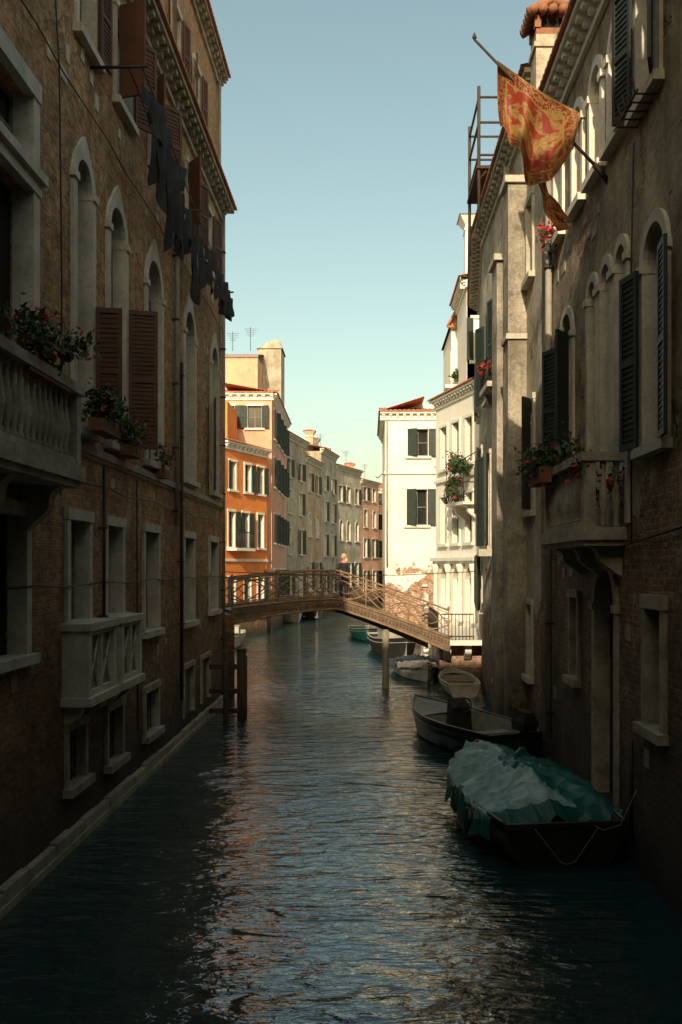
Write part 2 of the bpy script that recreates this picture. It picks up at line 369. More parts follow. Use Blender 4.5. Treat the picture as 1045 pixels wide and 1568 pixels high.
o2=[(22.8,23.7,16.0,17.7),(25.6,26.4,16.0,17.7)]
facade(b,FU,'brickUp',20.6,29.9,14.3,19.2,o2)
for o in o2: window(b,FU,'brickUp',*o,fw=.12,kind='glass',sh='shutB',ang=(10,10))
core(b,FU,20.6,29.9,14.3,19.2,3.5,'brickUp')
b.fbox('rear_wing','brickA',FU,27.72,29.9,-.5,14.3,-3.5,0)
cornice(b,FU,20.5,30.0,19.5,.3,'stoneD',.4,.15,back=3,rise=.5)
b.tube('downpipe','zinc',[FU.P(29.5,14.6,.1),FU.P(29.5,19.2,.1)],.05,8)
chimney(b,-4.9,18.8,14.6,17.1,.55,'brickUp'); chimney(b,-5.0,15.0,14.6,16.9,.6,'brickUp')
def stone_balcony(b,F,u0,u1,w,zf,zr,mat,bal=True,gap=.2,slab=.2):
    b.fbox('balcony_slab',mat,F,u0-.05,u1+.05,zf-slab,zf,-.1,w+.05)
    b.fbox('balcony_slab',mat,F,u0,u1,zf-slab-.08,zf-slab,-.1,w)
    b.fbox('balcony_rail',mat,F,u0-.04,u1+.04,zr-.12,zr,w-.17,w+.04)
    for u in (u0,u1-.13): b.fbox('balcony_rail',mat,F,u-.03,u+.16,zr-.12,zr,-.05,w-.172)
    for u in (u0,u1-.16): b.fbox('balcony_piers',mat,F,u,u+.16,zf,zr-.12,w-.16,w)
    b.fbox('balcony_base',mat,F,u0+.162,u1-.162,zf+.002,zf+.09,w-.14,w-.01)
    k=u0+.27
    while k<u1-.25: p=F.P(k,zf+.09,w-.075); baluster(b,p,zr-.21-zf,mat); k+=gap
    for uu in (u0+.07,u1-.07):
        k=.12
        while k<w-.22: baluster(b,F.P(uu,zf,k),zr-.12-zf,mat); k+=gap
def bracket(b,F,u,z,w,h,mat,t=.2):
    pts=[(0,z)]; n=8
    for i in range(n+1):
        a=i/n; pts.append((w*(1-a)**.7*(1-.12*math.sin(a*9)), z-h*a))
    vs=[];m=len(pts)
    for uu in(u-t/2,u+t/2): vs+=[F.P(uu,zz,ww-.02) for ww,zz in pts]
    fs=[tuple(range(m)),tuple(range(m,2*m))]+[(i,(i+1)%m,(i+1)%m+m,i+m) for i in range(m)]
    b.add('brackets',mat,vs,fs)
stone_balcony(b,FL,8.2,12.1,.62,5.28,6.3,'stoneD',gap=.19)
for u in (8.6,10.2,11.8): bracket(b,FL,u,5.0,.5,.6,'stoneD',.22)
for (u0,u1) in ((13.25,14.72),(15.05,16.35)):
    w=.38;zf=2.16;zr=3.2
    b.fbox('balcony_slab','stone',FL,u0-.05,u1+.05,zf-.12,zf,-.1,w+.05)
    b.fbox('balcony_rail','stone',FL,u0-.05,u1+.05,zr-.1,zr,-.05,w+.04)
    for u in (u0,u1-.14): b.fbox('balcony_piers','stone',FL,u,u+.14,zf,zr-.1,-.05,w)
    b.fbox('balcony_panel','stoneD',FL,u0+.14,u1-.14,zf,zr-.1,w-.14,w-.09)
    m=(u0+u1)/2
    for uu in (m,): b.fbox('balcony_panel','stone',FL,uu-.04,uu+.04,zf,zr-.1,w-.088,w-.02)
    for zz in (zf,zr-.18): b.fbox('balcony_panel','stone',FL,u0+.142,u1-.142,zz,zz+.08,w-.088,w-.021)
    for (p,q) in ((u0+.14,m-.04),(m+.04,u1-.14)):
        for d in (0,1):
            A=FL.P(p+.02,zf+.09+d*(zr-zf-.29),w-.06); C=FL.P(q-.02,zr-.2-d*(zr-zf-.29),w-.06)
            b.tube('balcony_panel','stone',[A,C],.022,4,smooth=False)
    for u in (u0+.2,u1-.2): bracket(b,FL,u,2.04,.34,.32,'stone',.18)
def planter(b,F,u0,u1,z,w0,w1):
    b.fbox('window_box','pot',F,u0,u1,z,z+.18,w0,w1)
for (u,z,w,ru,n,fl) in ((10.9,6.55,.55,.7,1100,.10),(14.2,6.4,.35,.5,1100,.05),(16.2,6.3,.22,.35,500,.07),(19.0,6.2,.15,.2,150,.2)):
    planter(b,FL,u-ru,u+ru,z-.42,w-.12,w+.1)
    b.foliage(FL.P(u,z,w),(.26,ru,.27),n,.05,fl)
b.finish()

b=B('clothesline')
def lx(y,o): return -3.5-o-(y-14.6)*.033
b.tube('line','iron',[(lx(14.6+i,0),14.6+i,11.72-.02*i+.05*math.sin(i)) for i in range(13)],.012,5)
b.tube('line','iron',[(lx(14.6+i,.2),14.6+i,11.66-.02*i+.04*math.sin(i+1)) for i in range(13)],.012,5)
for y in (14.6,20.5,26.6):
    b.tube('bracket_arm','iron',[(-4.3,y,11.7),(lx(y,-.1),y,11.72)],.025,6)
y=15.2
while y<26:
    w=random.uniform(.35,.75); h=random.choice([random.uniform(.5,.8),random.uniform(.9,1.5)]); x=lx(y,random.choice([0,.2])); zt=11.72-.02*(y-14.6)
    nu=10;nv=10; 
    kind=random.choice(['cloth','trousers','shirt'])
    parts=[(0,1,0,1)] if kind=='cloth' else ([(0,.46,.25,1),(.54,1,.25,1),(0,1,0,.27)] if kind=='trousers' else [(.15,.85,0,1),(-.15,.2,.0,.45),(.8,1.15,.0,.45)])
    ph=random.uniform(0,6); tap=random.uniform(-.35,.05)
    for (a0,a1,c0,c1) in parts:
        vs=[];fs=[]
        for i in range(nu+1):
            for j in range(nv+1):
                a=a0+(a1-a0)*i/nu;c=c0+(c1-c0)*j/nv
                vs.append((x+.16*(a-.5)+.07*c*math.sin(a*11+ph)+.03*c*math.sin(c*7+ph), y+w*(a-.5)*(1+tap*c)+w/2, zt-h*c*(1-.2*math.sin(a*5+ph))-.04*math.sin(a*math.pi)*(1-c)))
        for i in range(nu):
            for j in range(nv): k=i*(nv+1)+j; fs.append((k,k+1,k+nv+2,k+nv+1))
        b.add('garment','cloth',vs,fs,True)
    y+=w+random.uniform(.02,.3)
b.finish()

# ================================================================== RIGHT NEAR HOUSES
XR=3.54
FR=Fr((XR,0),(XR,100),-1)
b=B('weathered_palazzo')
ops=[];win=[]
LW(11.2,12.1,5.5,8.25,arch=True,fw=.13,kind='glass',sh='shutG',ang=(8,12))
LW(12.9,13.45,4.6,8.5,arch=True,fw=.12,kind='glass',sill=False)
LW(13.75,14.3,4.6,8.5,arch=True,fw=.12,kind='glass',sill=False)
LW(14.6,15.15,4.6,8.5,arch=True,fw=.12,kind='glass',sill=False)
LW(16.35,17.3,5.75,8.5,arch=True,fw=.12,kind='dark',sh='shutG',ang=(35,20))
LW(11.5,12.4,9.95,11.7,fw=.12,kind='glass',sh='shutG',ang=(20,15))
for u in (13.1,14.3,15.6): LW(u,u+.7,10.1,11.75,arch=True,fw=.12,kind='glass',fm='stoneW')
LW(17.2,17.9,10.1,11.7,fw=.12,kind='glass',fm='stoneW')
LW(13.5,14.7,.5,4.0,arch=True,fw=.14,kind='dark',sill=False,fm='stoneD')
LW(11.35,12.0,2.0,3.5,fw=.14,kind='dark',fm='stoneD')
LW(15.9,16.5,2.1,3.5,fw=.1,kind='dark',fm='stoneD')
facade(b,FR,'wallJ',-12,19.4,-.5,12.35,ops)
for a,k in win: window(b,FR,'wallJ',*a,**k)
core(b,FR,-12,19.4,-.5,12.35,5,'wallJ')
cornice(b,FR,-12,19.45,12.75,.34,'stoneW',.36,.15,back=4,rise=1.0)
b.fbox('wall_head','wallJ',FR,-12,19.4,12.35,12.6,-.4,-.004)
stone_balcony(b,FR,13.0,16.0,.58,4.55,5.58,'stoneD',gap=.18,slab=.18)
for u in (13.3,14.5,15.7): bracket(b,FR,u,4.3,.48,.45,'stoneD',.2)
b.tube('downpipe','zinc',[FR.P(18.1,.7,.1),FR.P(18.1,12.2,.1)],.065,8)
z=1.2
while z<12: b.fbox('pipe_clips','iron',FR,18.0,18.2,z,z+.04,-.02,.18); z+=1.7
b.tube('drain_stain_pipe','iron',[FR.P(12.55,.3,.06),FR.P(12.55,1.7,.06)],.03,6)
b.tube('wall_cable','iron',[FR.P(10.5,4.45,.04),FR.P(12.8,4.3,.04),FR.P(16.4,4.2,.04),FR.P(19.3,4.25,.04)],.013,4)
b.tube('wall_cable','iron',[FR.P(12.6,4.3,.04),FR.P(12.65,7.5,.04),FR.P(12.5,9.6,.04)],.012,4)
for _ in range(30):
    u=random.uniform(10.8,19); z=random.choice([1.2,2.6,3.8,9.3,7.0])+random.uniform(-.4,.4)
    if any(o[0]-.5<u<o[1]+.5 and o[2]-.3<z<o[3]+.3 for o in ops): continue
    b.fbox('wall_stones','stoneD',FR,u,u+random.uniform(.15,.4),z,z+random.uniform(.1,.25),-.05,.012)
for (u,z,w,ru,n,fl) in ((15.6,5.75,.62,.55,1600,.03),(17.6,10.15,.15,.3,200,.5),(13.2,5.2,.3,.25,260,.3)):
    b.foliage(FR.P(u,z,w),(.36,ru,.3),n,.055,fl)
b.fbox('window_box','pot',FR,15.05,16.1,5.35,5.6,.63,.82)
for i in range(5):
    b.tube('window_shelf','iron',[FR.P(11.5+i*.22,9.75,.02),FR.P(11.5+i*.22,9.75,.3),FR.P(11.5+i*.22,9.95,.34)],.014,5)
b.tube('window_shelf','iron',[FR.P(11.4,9.75,.3),FR.P(12.5,9.75,.3)],.014,5)
chimney(b,3.52,18.5,12.6,14.75,.6,'wallI')
b.finish()

b=B('plastered_house')
ops=[];win=[]
LW(20.3,21.0,10.3,12.0,fw=.1,kind='glass'); LW(22.3,23.0,5.6,8.2,arch=True,fw=.1,kind='glass')
LW(25.1,26.0,8.9,11.4,fw=.12,kind='blind',sh='shutG',ang=(None,15)); LW(25.2,26.0,4.6,7.3,arch=True,fw=.1,kind='glass')
LW(27.4,28.3,8.9,11.2,fw=.12,kind='glass',sh='shutG',ang=(15,25)); LW(27.4,28.3,4.6,7.3,fw=.1,kind='glass',sh='shutG',ang=(15,20))
LW(20.2,20.9,5.2,7.6,fw=.1,kind='dark',sh='shutG',ang=(35,None))
LW(20.4,21.0,1.6,3.2,fw=.1,kind='dark'); LW(25.3,26.1,.9,3.1,fw=.1,kind='dark')
facade(b,FR,'wallI',19.46,29.3,-.5,13.9,ops)
for a,k in win: window(b,FR,'wallI',*a,**k)
core(b,FR,19.46,29.3,-.5,13.9,5,'wallI')
cornice(b,FR,19.5,29.35,14.3,.33,'stone',.4,.16,back=4,rise=1)
b.fbox('wall_head','wallI',FR,19.46,29.3,13.9,14.15,-.4,-.004)
b.fbox('chimney_breast','shaft',FR,21.2,21.9,-.5,12.6,-.05,.42)
b.fbox('chimney_breast','stone',FR,21.12,21.98,12.6,12.75,-.05,.5)
b.fbox('chimney_breast','stone',FR,21.14,21.96,9.1,9.22,-.05,.47)
b.fbox('chimney_breast','shaft',FR,23.5,24.4,-.5,11.6,-.05,.36)
b.fbox('chimney_breast','stone',FR,23.4,24.5,11.6,11.75,-.05,.44)
b.tube('downpipe','zinc',[FR.P(23.25,3.9,.14),FR.P(23.25,13.8,.14)],.09,8)
b.fbox('balcony_slab','stone',FR,24.7,26.4,8.72,8.86,-.1,.45)
bracket(b,FR,25.0,8.72,.4,.5,'stone',.16); bracket(b,FR,26.1,8.72,.4,.5,'stone',.16)
for i in range(12): b.tube('balcony_rail','iron',[FR.P(24.75+i*.145,8.86,.42),FR.P(24.75+i*.145,9.5,.42)],.012,5)
b.tube('balcony_rail','iron',[FR.P(24.75,9.5,0),FR.P(24.75,9.5,.42),FR.P(26.35,9.5,.42),FR.P(26.35,9.5,0)],.02,5)
b.foliage(FR.P(25.4,9.35,.42),(.2,.6,.15),450,.06,.45)
b.tube('downpipe','iron',[FR.P(22.1,2.0,.1),FR.P(22.1,9.4,.1)],.04,6)
b.fbox('stone_bracket','stone',FR,26.6,26.9,4.3,4.5,-.05,.45); bracket(b,FR,24.7,4.4,.35,.3,'stone',.16)
chimney(b,4.1,24.0,14.4,16.4,.55,'brickUp')
for (x,y) in ((3.05,26.2),(3.05,28.6),(4.6,26.2),(4.6,28.6)):
    b.tube('roof_terrace_post','timber',[(x,y,14.35 if x>4 else 13.4),(x,y,17.3)],.05,5)
for z in (15.4,16.3,17.0):
    b.tube('roof_terrace_rail','timber',[(3.05,26.2,z),(3.05,28.6,z)],.035,5); b.tube('roof_terrace_rail','timber',[(3.05,26.2,z),(4.6,26.2,z)],.035,5); b.tube('roof_terrace_rail','timber',[(3.05,28.6,z),(4.6,28.6,z)],.035,5)
b.tube('roof_terrace_rail','timber',[(3.05,26.2,14.7),(3.6,26.2,15.4)],.03,5)
b.box('roof_terrace_floor','timber',2.98,4.7,26.1,28.7,15.0,15.08)
b.finish()

b=B('tall_canal_house')
FK=Fr((3.56,29.36),(4.42,37.9),-1)
ops=[];win=[]
for u in (1.0,3.2,5.4):
    for z in (2.6,6.0,9.5): LW(u,u+.9,z,z+1.8,fw=.1,kind='glass',sh='shutG',ang=(12,12))
facade(b,FK,'wallI',0,FK.L,-.5,14.2,ops)
for a,k in win: window(b,FK,'wallI',*a,slats=False,**k)
core(b,FK,0,FK.L,-.5,14.2,5,'wallI'); cornice(b,FK,0,FK.L,14.5,.4,'stone',.45,.18)
b.finish()

b=B('white_canal_house')
FH=Fr((4.45,38.0),(3.05,43.0),-1)
ops=[];win=[]
for u in (.5,1.95,3.5):
    LW(u,u+1.05,1.75,4.0,arch=True,fw=.0,kind='dark',sill=False)
for u in (.7,2.2,3.7):
    LW(u,u+.8,5.0,7.1,arch=(u==2.2),fw=.1,kind='glass',fm='stoneW'); LW(u,u+.8,8.3,10.2,fw=.1,kind='glass',fm='stoneW')
facade(b,FH,'whiteH',0,FH.L,-.5,11.2,ops)
for a,k in win: window(b,FH,'whiteH',*a,slats=False,**k)
core(b,FH,0,FH.L,-.5,11.2,5,'whiteH')
cornice(b,FH,-.1,FH.L+.1,11.5,.3,'stoneW',.35,.14,back=3,rise=.6)
b.fbox('band','stoneW',FH,0,FH.L,4.25,4.4,-.05,.28); b.fbox('band','stoneW',FH,0,FH.L,4.12,4.25,-.05,.16)
b.fbox('band','stoneW',FH,0,FH.L,7.75,7.87,-.05,.1)
for u in (.3,1.75,3.2,4.8):
    b.lathe('columns','stoneW',FH.P(u,1.7,.16),[(.15,0),(.15,.12),(.1,.16),(.09,2.0),(.14,2.15),(.17,2.3),(.17,2.42)],12)
b.fbox('balcony_slab','stoneW',FH,-.1,2.0,6.5,6.62,-.05,.75); bracket(b,FH,.3,6.5,.6,.6,'stoneW'); bracket(b,FH,1.6,6.5,.6,.6,'stoneW')
for i in range(13): b.tube('balcony_rail','iron',[FH.P(-.05+i*.165,6.62,.7),FH.P(-.05+i*.165,7.0,.82+.04*math.sin(i)),FH.P(-.05+i*.165,7.4,.7)],.02,4)
b.tube('balcony_rail','iron',[FH.P(-.05,7.4,0),FH.P(-.05,7.4,.7),FH.P(1.95,7.4,.7),FH.P(1.95,7.4,0)],.025,5)
for u in (.0,1.9): b.tube('pergola','iron',[FH.P(u,6.6,.7),FH.P(u,8.3,.7),FH.P(u,8.7,0)],.025,4)
b.tube('pergola','iron',[FH.P(0,8.3,.7),FH.P(1.9,8.3,.7)],.025,4)
b.foliage(FH.P(.9,8.15,.6),(.4,.9,.35),1000,.08,.03)
b.foliage(FH.P(.9,7.45,.7),(.3,.9,.2),500,.07,.10)
b.foliage(FH.P(.6,6.9,.85),(.25,.5,.3),300,.08,.05)
b.finish()
b=B('gabled_house')
FM=Fr((3.86,44.2),(4.85,44.2),1)
facade(b,FM,'whiteH',0,.99,10.5,15.2,[(.3,.7,12.6,14.2)]); window(b,FM,'whiteH',.3,.7,12.6,14.2,fw=.08,fm='stoneW',slats=False)
b.box('inner_walls','whiteH',3.864,9,44.7,49,10.5,15.2)
b.box('inner_walls','whiteH',3.862,4.846,44.206,44.698,14.25,15.19); 
b.add('gable','brickUp',[(3.74,44.1,15.2),(4.95,44.1,15.2),(4.35,44.1,16.35),(3.74,49,15.2),(4.95,49,15.2),(4.35,49,16.35)],[(0,1,2),(0,2,5,3),(1,4,5,2),(3,4,5)])
for s1,s2 in (((3.66,44.02,15.16),(4.35,44.02,16.48)),((5.04,44.02,15.16),(4.35,44.02,16.48)),((3.66,44.02,15.16),(5.04,44.02,15.16))): b.tube('gable_coping','tile',[s1,s2],.07,5)
b.box('terrace_slab','stoneW',3.5,5.2,43.3,44.1,12.2,12.35)
b.foliage((4.1,43.5,12.8),(.5,.3,.4),500,.09,.04)
b.finish()
b=B('tower_house')
FT=Fr((4.12,39.6),(5.6,39.6),1)
facade(b,FT,'whiteH',0,1.48,10.5,15.7,[(.25,.8,12.6,14.4)]); window(b,FT,'whiteH',.25,.8,12.6,14.4,fw=.1,fm='stoneW',sh='shutG',ang=(10,10))
FT2=Fr((4.1,39.6),(4.1,43.8),-1); core(b,FT2,0,4.2,10.5,15.7,4,'whiteH'); facade(b,FT2,'whiteH',0,4.2,10.5,15.7,[])
cornice(b,FT,-.3,1.6,16.05,.3,'stoneW',.35,.14,tile=False); cornice(b,FT2,-.3,4.2,16.052,.3,'stoneW',.35,.14,tile=True,back=2)
chimney(b,4.55,41,16,19.2,.8,'whiteH')
b.finish()
b=B('white_plaster_house')
FG=Fr((.83,48),(3.55,48),1)
ops=[];win=[]
LW(1.15,2.2,9.6,11.0,fw=.08,kind='glass',fm='stoneW',sh='shutG',ang=(150,10)); LW(1.1,2.15,6.1,7.95,fw=.08,kind='glass',fm='stoneW',sh='shutG',ang=(150,10))
facade(b,FG,'white',0,FG.L,-.5,11.6,ops)
for a,k in win: window(b,FG,'white',*a,slats=False,**k)
core(b,FG,0,FG.L,-.5,11.6,9,'white')
FG2=Fr((.826,48.0),(.826,57.0),-1)
b.fbox('side_wall','white',FG2,.004,9,-.5,11.6,-.3,0.0)
cornice(b,FG,-.25,FG.L+.2,11.85,.25,'stoneW',.35,.14,back=3.5,rise=.75); cornice(b,FG2,0,9,11.852,.25,'stoneW',.35,.14,back=2,rise=.75)
b.fbox('band','stoneW',FG,-.05,FG.L,8.7,8.85,-.05,.1)
b.box('roof_dormer','whiteH',1.5,3.6,50,52,11.9,12.6)
b.tube('downpipe','zinc',[FG.P(.1,4,.08),FG.P(.1,11.4,.08)],.05,6)
for i in range(6): b.tube('wall_lamp_bracket','iron',[FG.P(.0-.08*i,8.6+.1*math.sin(i),.1),FG.P(-.08*(i+1),8.6+.1*math.sin(i+1),.1)],.02,4)
b.finish()

# ================================================================== LEFT FAR HOUSES
def house(name,p0,p1,z,mat,cols,rows,side=1,sh='shutG',fw=.1,ww=.9,depth=8,fm='stone',chim=(),roof=True,cmat='stone'):
    b=B(name); F=Fr(p0,p1,side); ops=[];wn=[]
    for (e,f,ar) in rows:
        for i in range(cols):
            c=F.L*(i+.5)/cols+random.uniform(-.15,.15); o=(c-ww/2,c+ww/2,e,f); ops.append(o)
            wn.append((o,ar,(random.choice([8,12,None,None]),random.choice([8,15,None,8]))))
    facade(b,F,mat,0,F.L,-.5,z-.25,ops)
    for o,ar,an in wn: window(b,F,mat,*o,arch=ar,fw=fw,fm=fm,kind=random.choice(['glass','glass','blind','dark']),sh=sh if not ar else None,ang=an,slats=False)
    core(b,F,0,F.L,-.5,z-.25,depth,mat)
    cornice(b,F,-.1,F.L+.1,z,.3,cmat,.5,.2,tile=roof,back=min(depth,4),rise=.9)
    for (x,y,h) in chim: chimney(b,x,y,z-.3,h,.7,mat)
    return b,F
b,F=house('orange_house',(-7.95,52),(-6.13,57),10.95,'orange',3,((8.3,9.9,False),(5.1,7.1,False),(1.2,3.4,False)),fm='stoneW',sh='shutG',cmat='stoneW',ww=.75,depth=3)
b.fbox('band','stoneW',F,0,F.L,4.3,4.45,-.05,.08)
b.fbox('balcony_slab','stoneW',F,.3,2.6,4.9,5.05,-.05,.6)
for i in range(14): b.tube('balcony_rail','iron',[F.P(.35+i*.17,5.05,.55),F.P(.35+i*.17,5.95,.55)],.018,4)
b.tube('balcony_rail','iron',[F.P(.35,5.95,.55),F.P(2.6,5.95,.55)],.03,5)
b.box('roof_attic','orange',-9.5,-8.0,53.5,57.5,10.9,13.4)
b.finish()
b,F=house('salmon_house',(-9.6,58.1),(-5.95,58.1),14.65,'salmon',2,((12.5,13.9,False),(9.0,10.9,False)),fm='stoneW',cmat='stoneW',depth=5)
F2=Fr((-5.946,58.1),(-6.15,71),1)
o=[(u,u+1.0,z,z+1.8) for u in (1,3.6,6.2,9) for z in (2,5.5,9,12)]
facade(b,F2,'salmon',0,F2.L,-.5,14.4,o)
for q in o: window(b,F2,'salmon',*q,fw=.1,fm='stoneW',sh='shutG',ang=(12,30),slats=False)
b.fbox('inner_walls','salmon',F2,5.1,F2.L,-.5,14.39,-4,-.5); cornice(b,F2,0,F2.L,14.66,.3,'stoneW',.5,.2,back=3,rise=.6)
b.box('upper_storey','salmon',-9.9,-7.4,63,66,14.6,18.0)
FQ=Fr((-9.9,62.9),(-7.4,62.9),1); tiles(b,FQ,-.1,2.6,18.05,.2,-3,.7)
b.box('roof_tower','grey3',-7.7,-6.1,65.9,68.5,14.6,19.2)
b.add('roof_tower','grey3',[(-7.8,65.8,19.2),(-6.0,65.8,19.2),(-6.0,68.6,19.2),(-7.8,68.6,19.2),(-6.2,65.9,19.8),(-6.7,65.9,19.8),(-6.2,68.5,19.8),(-6.7,68.5,19.8)],[(0,1,4,5),(1,2,6,4),(2,3,7,6),(3,0,5,7),(4,6,7,5)])
antenna(b,-8.0,64,18.6); antenna(b,-9.2,64,18.6,1.3)
b.finish()
P0=Vector((-6.45,72)); P1=Vector((-3.17,92)); P2=Vector((1.07,103.8))
def lerp(a,c,t): q=a+(c-a)*t; return (q.x,q.y)
R4=((11,12.4,False),(8.2,10,False),(5,7,False),(1.6,3.6,False)); R3=((10.4,12,False),(6.6,8.6,True),(2,4.4,False))
for nm,a,c,t0,t1,z,mt,cols,R in (('taupe_house',P0,P1,0,.36,14.3,'grey1',2,R4),('ochre_house',P0,P1,.362,.66,13.2,'grey2',2,R3),('grey_house',P0,P1,.662,1,14.7,'grey3',2,R4),('ash_house',P1,P2,.002,.55,13.9,'grey3',3,R3),('pink_terrace_house',P1,P2,.552,1,13.1,'pink',2,R4)):
    p0=lerp(a,c,t0);p1=lerp(a,c,t1)
    b,F=house(nm,p0,p1,z,mt,cols,R,ww=.95,depth=6,chim=[(p0[0]-1.2,p0[1]+2.5,z+2.0),(p0[0]-.9,p0[1]+5,z+1.6)]); antenna(b,p1[0]-1.5,p1[1]-1,z+.3,1.8); b.finish()
b,F=house('terracotta_house',(.3,108),(9,108),12.9,'pink',5,R4,ww=1,depth=6); b.finish()
b,F=house('canal_end_house',(6,84),(30,96),13,'grey2',8,R4,side=-1,ww=1,depth=6); b.finish()
b,F=house('unseen_shadow_block',(0,-9),(40,-9),21,'grey2',10,R4,side=-1,ww=1,depth=6); b.finish()  # unseen block behind the camera, added to shade the near canal
b,F=house('unseen_shadow_block',(-12,-9),(-.2,-9),21,'grey2',4,R4,side=-1,ww=1,depth=6); b.finish()  # rest of the unseen block, added for its shadow on the canal
b,F=house('unseen_shadow_block',(-45,-9.2),(-12.1,-9.2),22.5,'grey1',8,R4,side=-1,ww=1,depth=6); b.finish()  # taller unseen block, added to shade the left half of the bridge

# ================================================================== QUAY at the bridge foot
b=B('stone_quay')
b.box('quay_body','white',2.454,4.4,32.8,43.0,-.5,1.34)
b.box('paving','stoneW',2.38,4.5,31.92,43.0,1.345,1.52)
FQ=Fr((2.45,32.8),(4.3,32.8),1)
for u in (.25,.95): bracket(b,FQ,u,1.344,.75,.6,'stoneW',.22)
for i in range(10):
    p=2.45+i*.12; b.tube('railing','iron',[(p,31.98,1.5),(p,31.98,2.4)],.012,4)
for z in (1.65,2.4): b.tube('railing','iron',[(2.45,31.98,z),(3.55,31.98,z)],.022,5)
for i in range(40):
    y=33.4+i*.22; b.tube('railing','iron',[(2.45,y,1.5),(2.45,y,2.4)],.012,4)
b.tube('railing','iron',[(2.45,33.4,2.4),(2.45,42,2.4)],.022,5)
b.box('steps','stoneW',1.9,2.448,36.2,38.2,-.5,.45); b.box('steps','stoneW',2.1,2.446,36.25,38.1,.45,.9)
b.finish()

# ================================================================== BRIDGE
M['bridgeS']=simple('bridge_painted_iron',(.40,.26,.15),(.24,.15,.09),.7,6,.6)
M['bridgeD']=simple('bridge_girder_paint',(.24,.17,.11),(.14,.10,.07),.7,6,.6)
M['deck']=simple('bridge_deck',(.36,.31,.24),(.25,.21,.16),.85,5,.3)
b=B('footbridge')
A=Vector((-4.6,30.6)); C=Vector((2.42,32.9)); FBr=Fr(A,C,1); Lb=FBr.L
def prof(u):
    t=u/Lb
    if t<.47: return 2.62+.26*math.sin(t/.47*math.pi/2)
    k=(t-.47)/.53; return 2.88-1.36*(k*.9+.1*k*k)
N=48; hw=.95
vs=[];fs=[]
us=[Lb*i/N for i in range(N+1)]
for u in us:
    z=prof(u); vs+=[FBr.P(u,z,hw),FBr.P(u,z,-hw),FBr.P(u,z-.12,-hw),FBr.P(u,z-.12,hw)]
for i in range(N):
    for k in range(4): fs.append((i*4+k,i*4+(k+1)%4,i*4+4+(k+1)%4,i*4+4+k))
b.add('deck','deck',vs,fs)
for sd in (hw,-hw):
    vs=[];fs=[]
    for u in us:
        z=prof(u); o=.08 if sd>0 else -.08
        bot=z-.42+.14*math.sin(u/Lb*math.pi)
        vs+=[FBr.P(u,z+.07,sd),FBr.P(u,z+.07,sd+o),FBr.P(u,bot,sd+o),FBr.P(u,bot,sd)]
    for i in range(N):
        for k in range(4): fs.append((i*4+k,i*4+(k+1)%4,i*4+4+(k+1)%4,i*4+4+k))
    b.add('girder','bridgeD',vs,fs)
    o=.1 if sd>0 else -.1
    for dz in (.075,-.27): b.tube('girder_flange','bridgeS',[FBr.P(u,prof(u)+dz+(.14*math.sin(u/Lb*math.pi) if dz<0 else 0)-(.12 if dz<0 else 0),sd+o*.8) for u in us],.035,5)
    for i in range(60):
        u=Lb*(i+.5)/60; z=prof(u)
        b.tube('girder_rosettes','bridgeS',[FBr.P(u-.04,z-.11,sd+o),FBr.P(u,z-.05,sd+o),FBr.P(u+.04,z-.11,sd+o),FBr.P(u,z-.17,sd+o)],.014,4,closed=True)
    w=sd
    rail=lambda u,h: FBr.P(u,prof(u)+h,w)
    b.tube('handrail','bridgeS',[rail(u,1.0) for u in us],.035,6)
    b.tube('railing_bars','bridgeS',[rail(u,.9) for u in us],.014,5)
    b.tube('railing_bars','bridgeS',[rail(u,.14) for u in us],.018,5)
    np_=5
    for i in range(np_+1):
        u=min(Lb-.02,max(.02,Lb*i/np_)); b.tube('railing_posts','bridgeS',[rail(u,0),rail(u,1.05)],.03,6)
        b.lathe('post_finials','bridgeS',rail(u,1.03),[(.03,0),(.05,.04),(.045,.08),(.01,.12)],8)
    for ph in (0,math.pi):
        b.tube('railing_scrolls','bridgeS',[rail(Lb*i/150,.52+.36*math.sin(2*math.pi*Lb*i/150/2.95+ph)) for i in range(151)],.024,5)
    if sd>0:
        for ph in (math.pi/2,3*math.pi/2):
            b.tube('railing_scrolls','bridgeS',[rail(Lb*i/150,.52+.2*math.sin(2*math.pi*Lb*i/150/1.475+ph)) for i in range(151)],.014,5)
b.fbox('abutment','brickA',FBr,-.6,.05,-.5,2.5,-1.2,1.2)
b.finish()
def pole(name,x,y,z,r,lean=(0,0),mat='timber'):
    b=B(name); b.tube('shaft',mat,[(x+lean[0]*(t/6),y+lean[1]*(t/6),-1+(z+1)*t/6) for t in range(7)],r,10,r2=r*.9); 
    b.lathe('pole_head',mat,(x+lean[0],y+lean[1],z),[(r*.9,0),(r*.75,.03),(r*.3,.05)],10); return b
M['poleW']=simple('weathered_pole',(.32,.29,.22),(.2,.18,.13),.9,3,.6,stretch=(3,3,.5))
pole('mooring_pole',.56,31.3,1.88,.13,mat='poleW').finish()
pole('mooring_pole',.80,44.0,1.9,.12,mat='poleW').finish()
b=B('mooring_posts')
for (x,y,z,r) in ((-3.36,25.0,1.78,.12),(-3.72,24.6,1.62,.07),(-3.05+-.28,25.4,1.6,.07)):
    b.tube('post','timber',[(x,y,-1),(x,y,z)],r,10)
for z in (1.36,.72,.2): b.box('cross_rail','timber',-4.2,-3.3,24.9,24.99,z-.06,z+.07)
b.box('post_cap','timber',-3.49,-3.23,24.87,25.13,1.78,1.83)
b.finish()
b=B('overhead_cable'); b.tube('cable','iron',[(-4.25,28,3.85),(-2,30,3.74),(1,31.5,3.72),(3.55,31.0,3.85)],.012,4); b.finish()

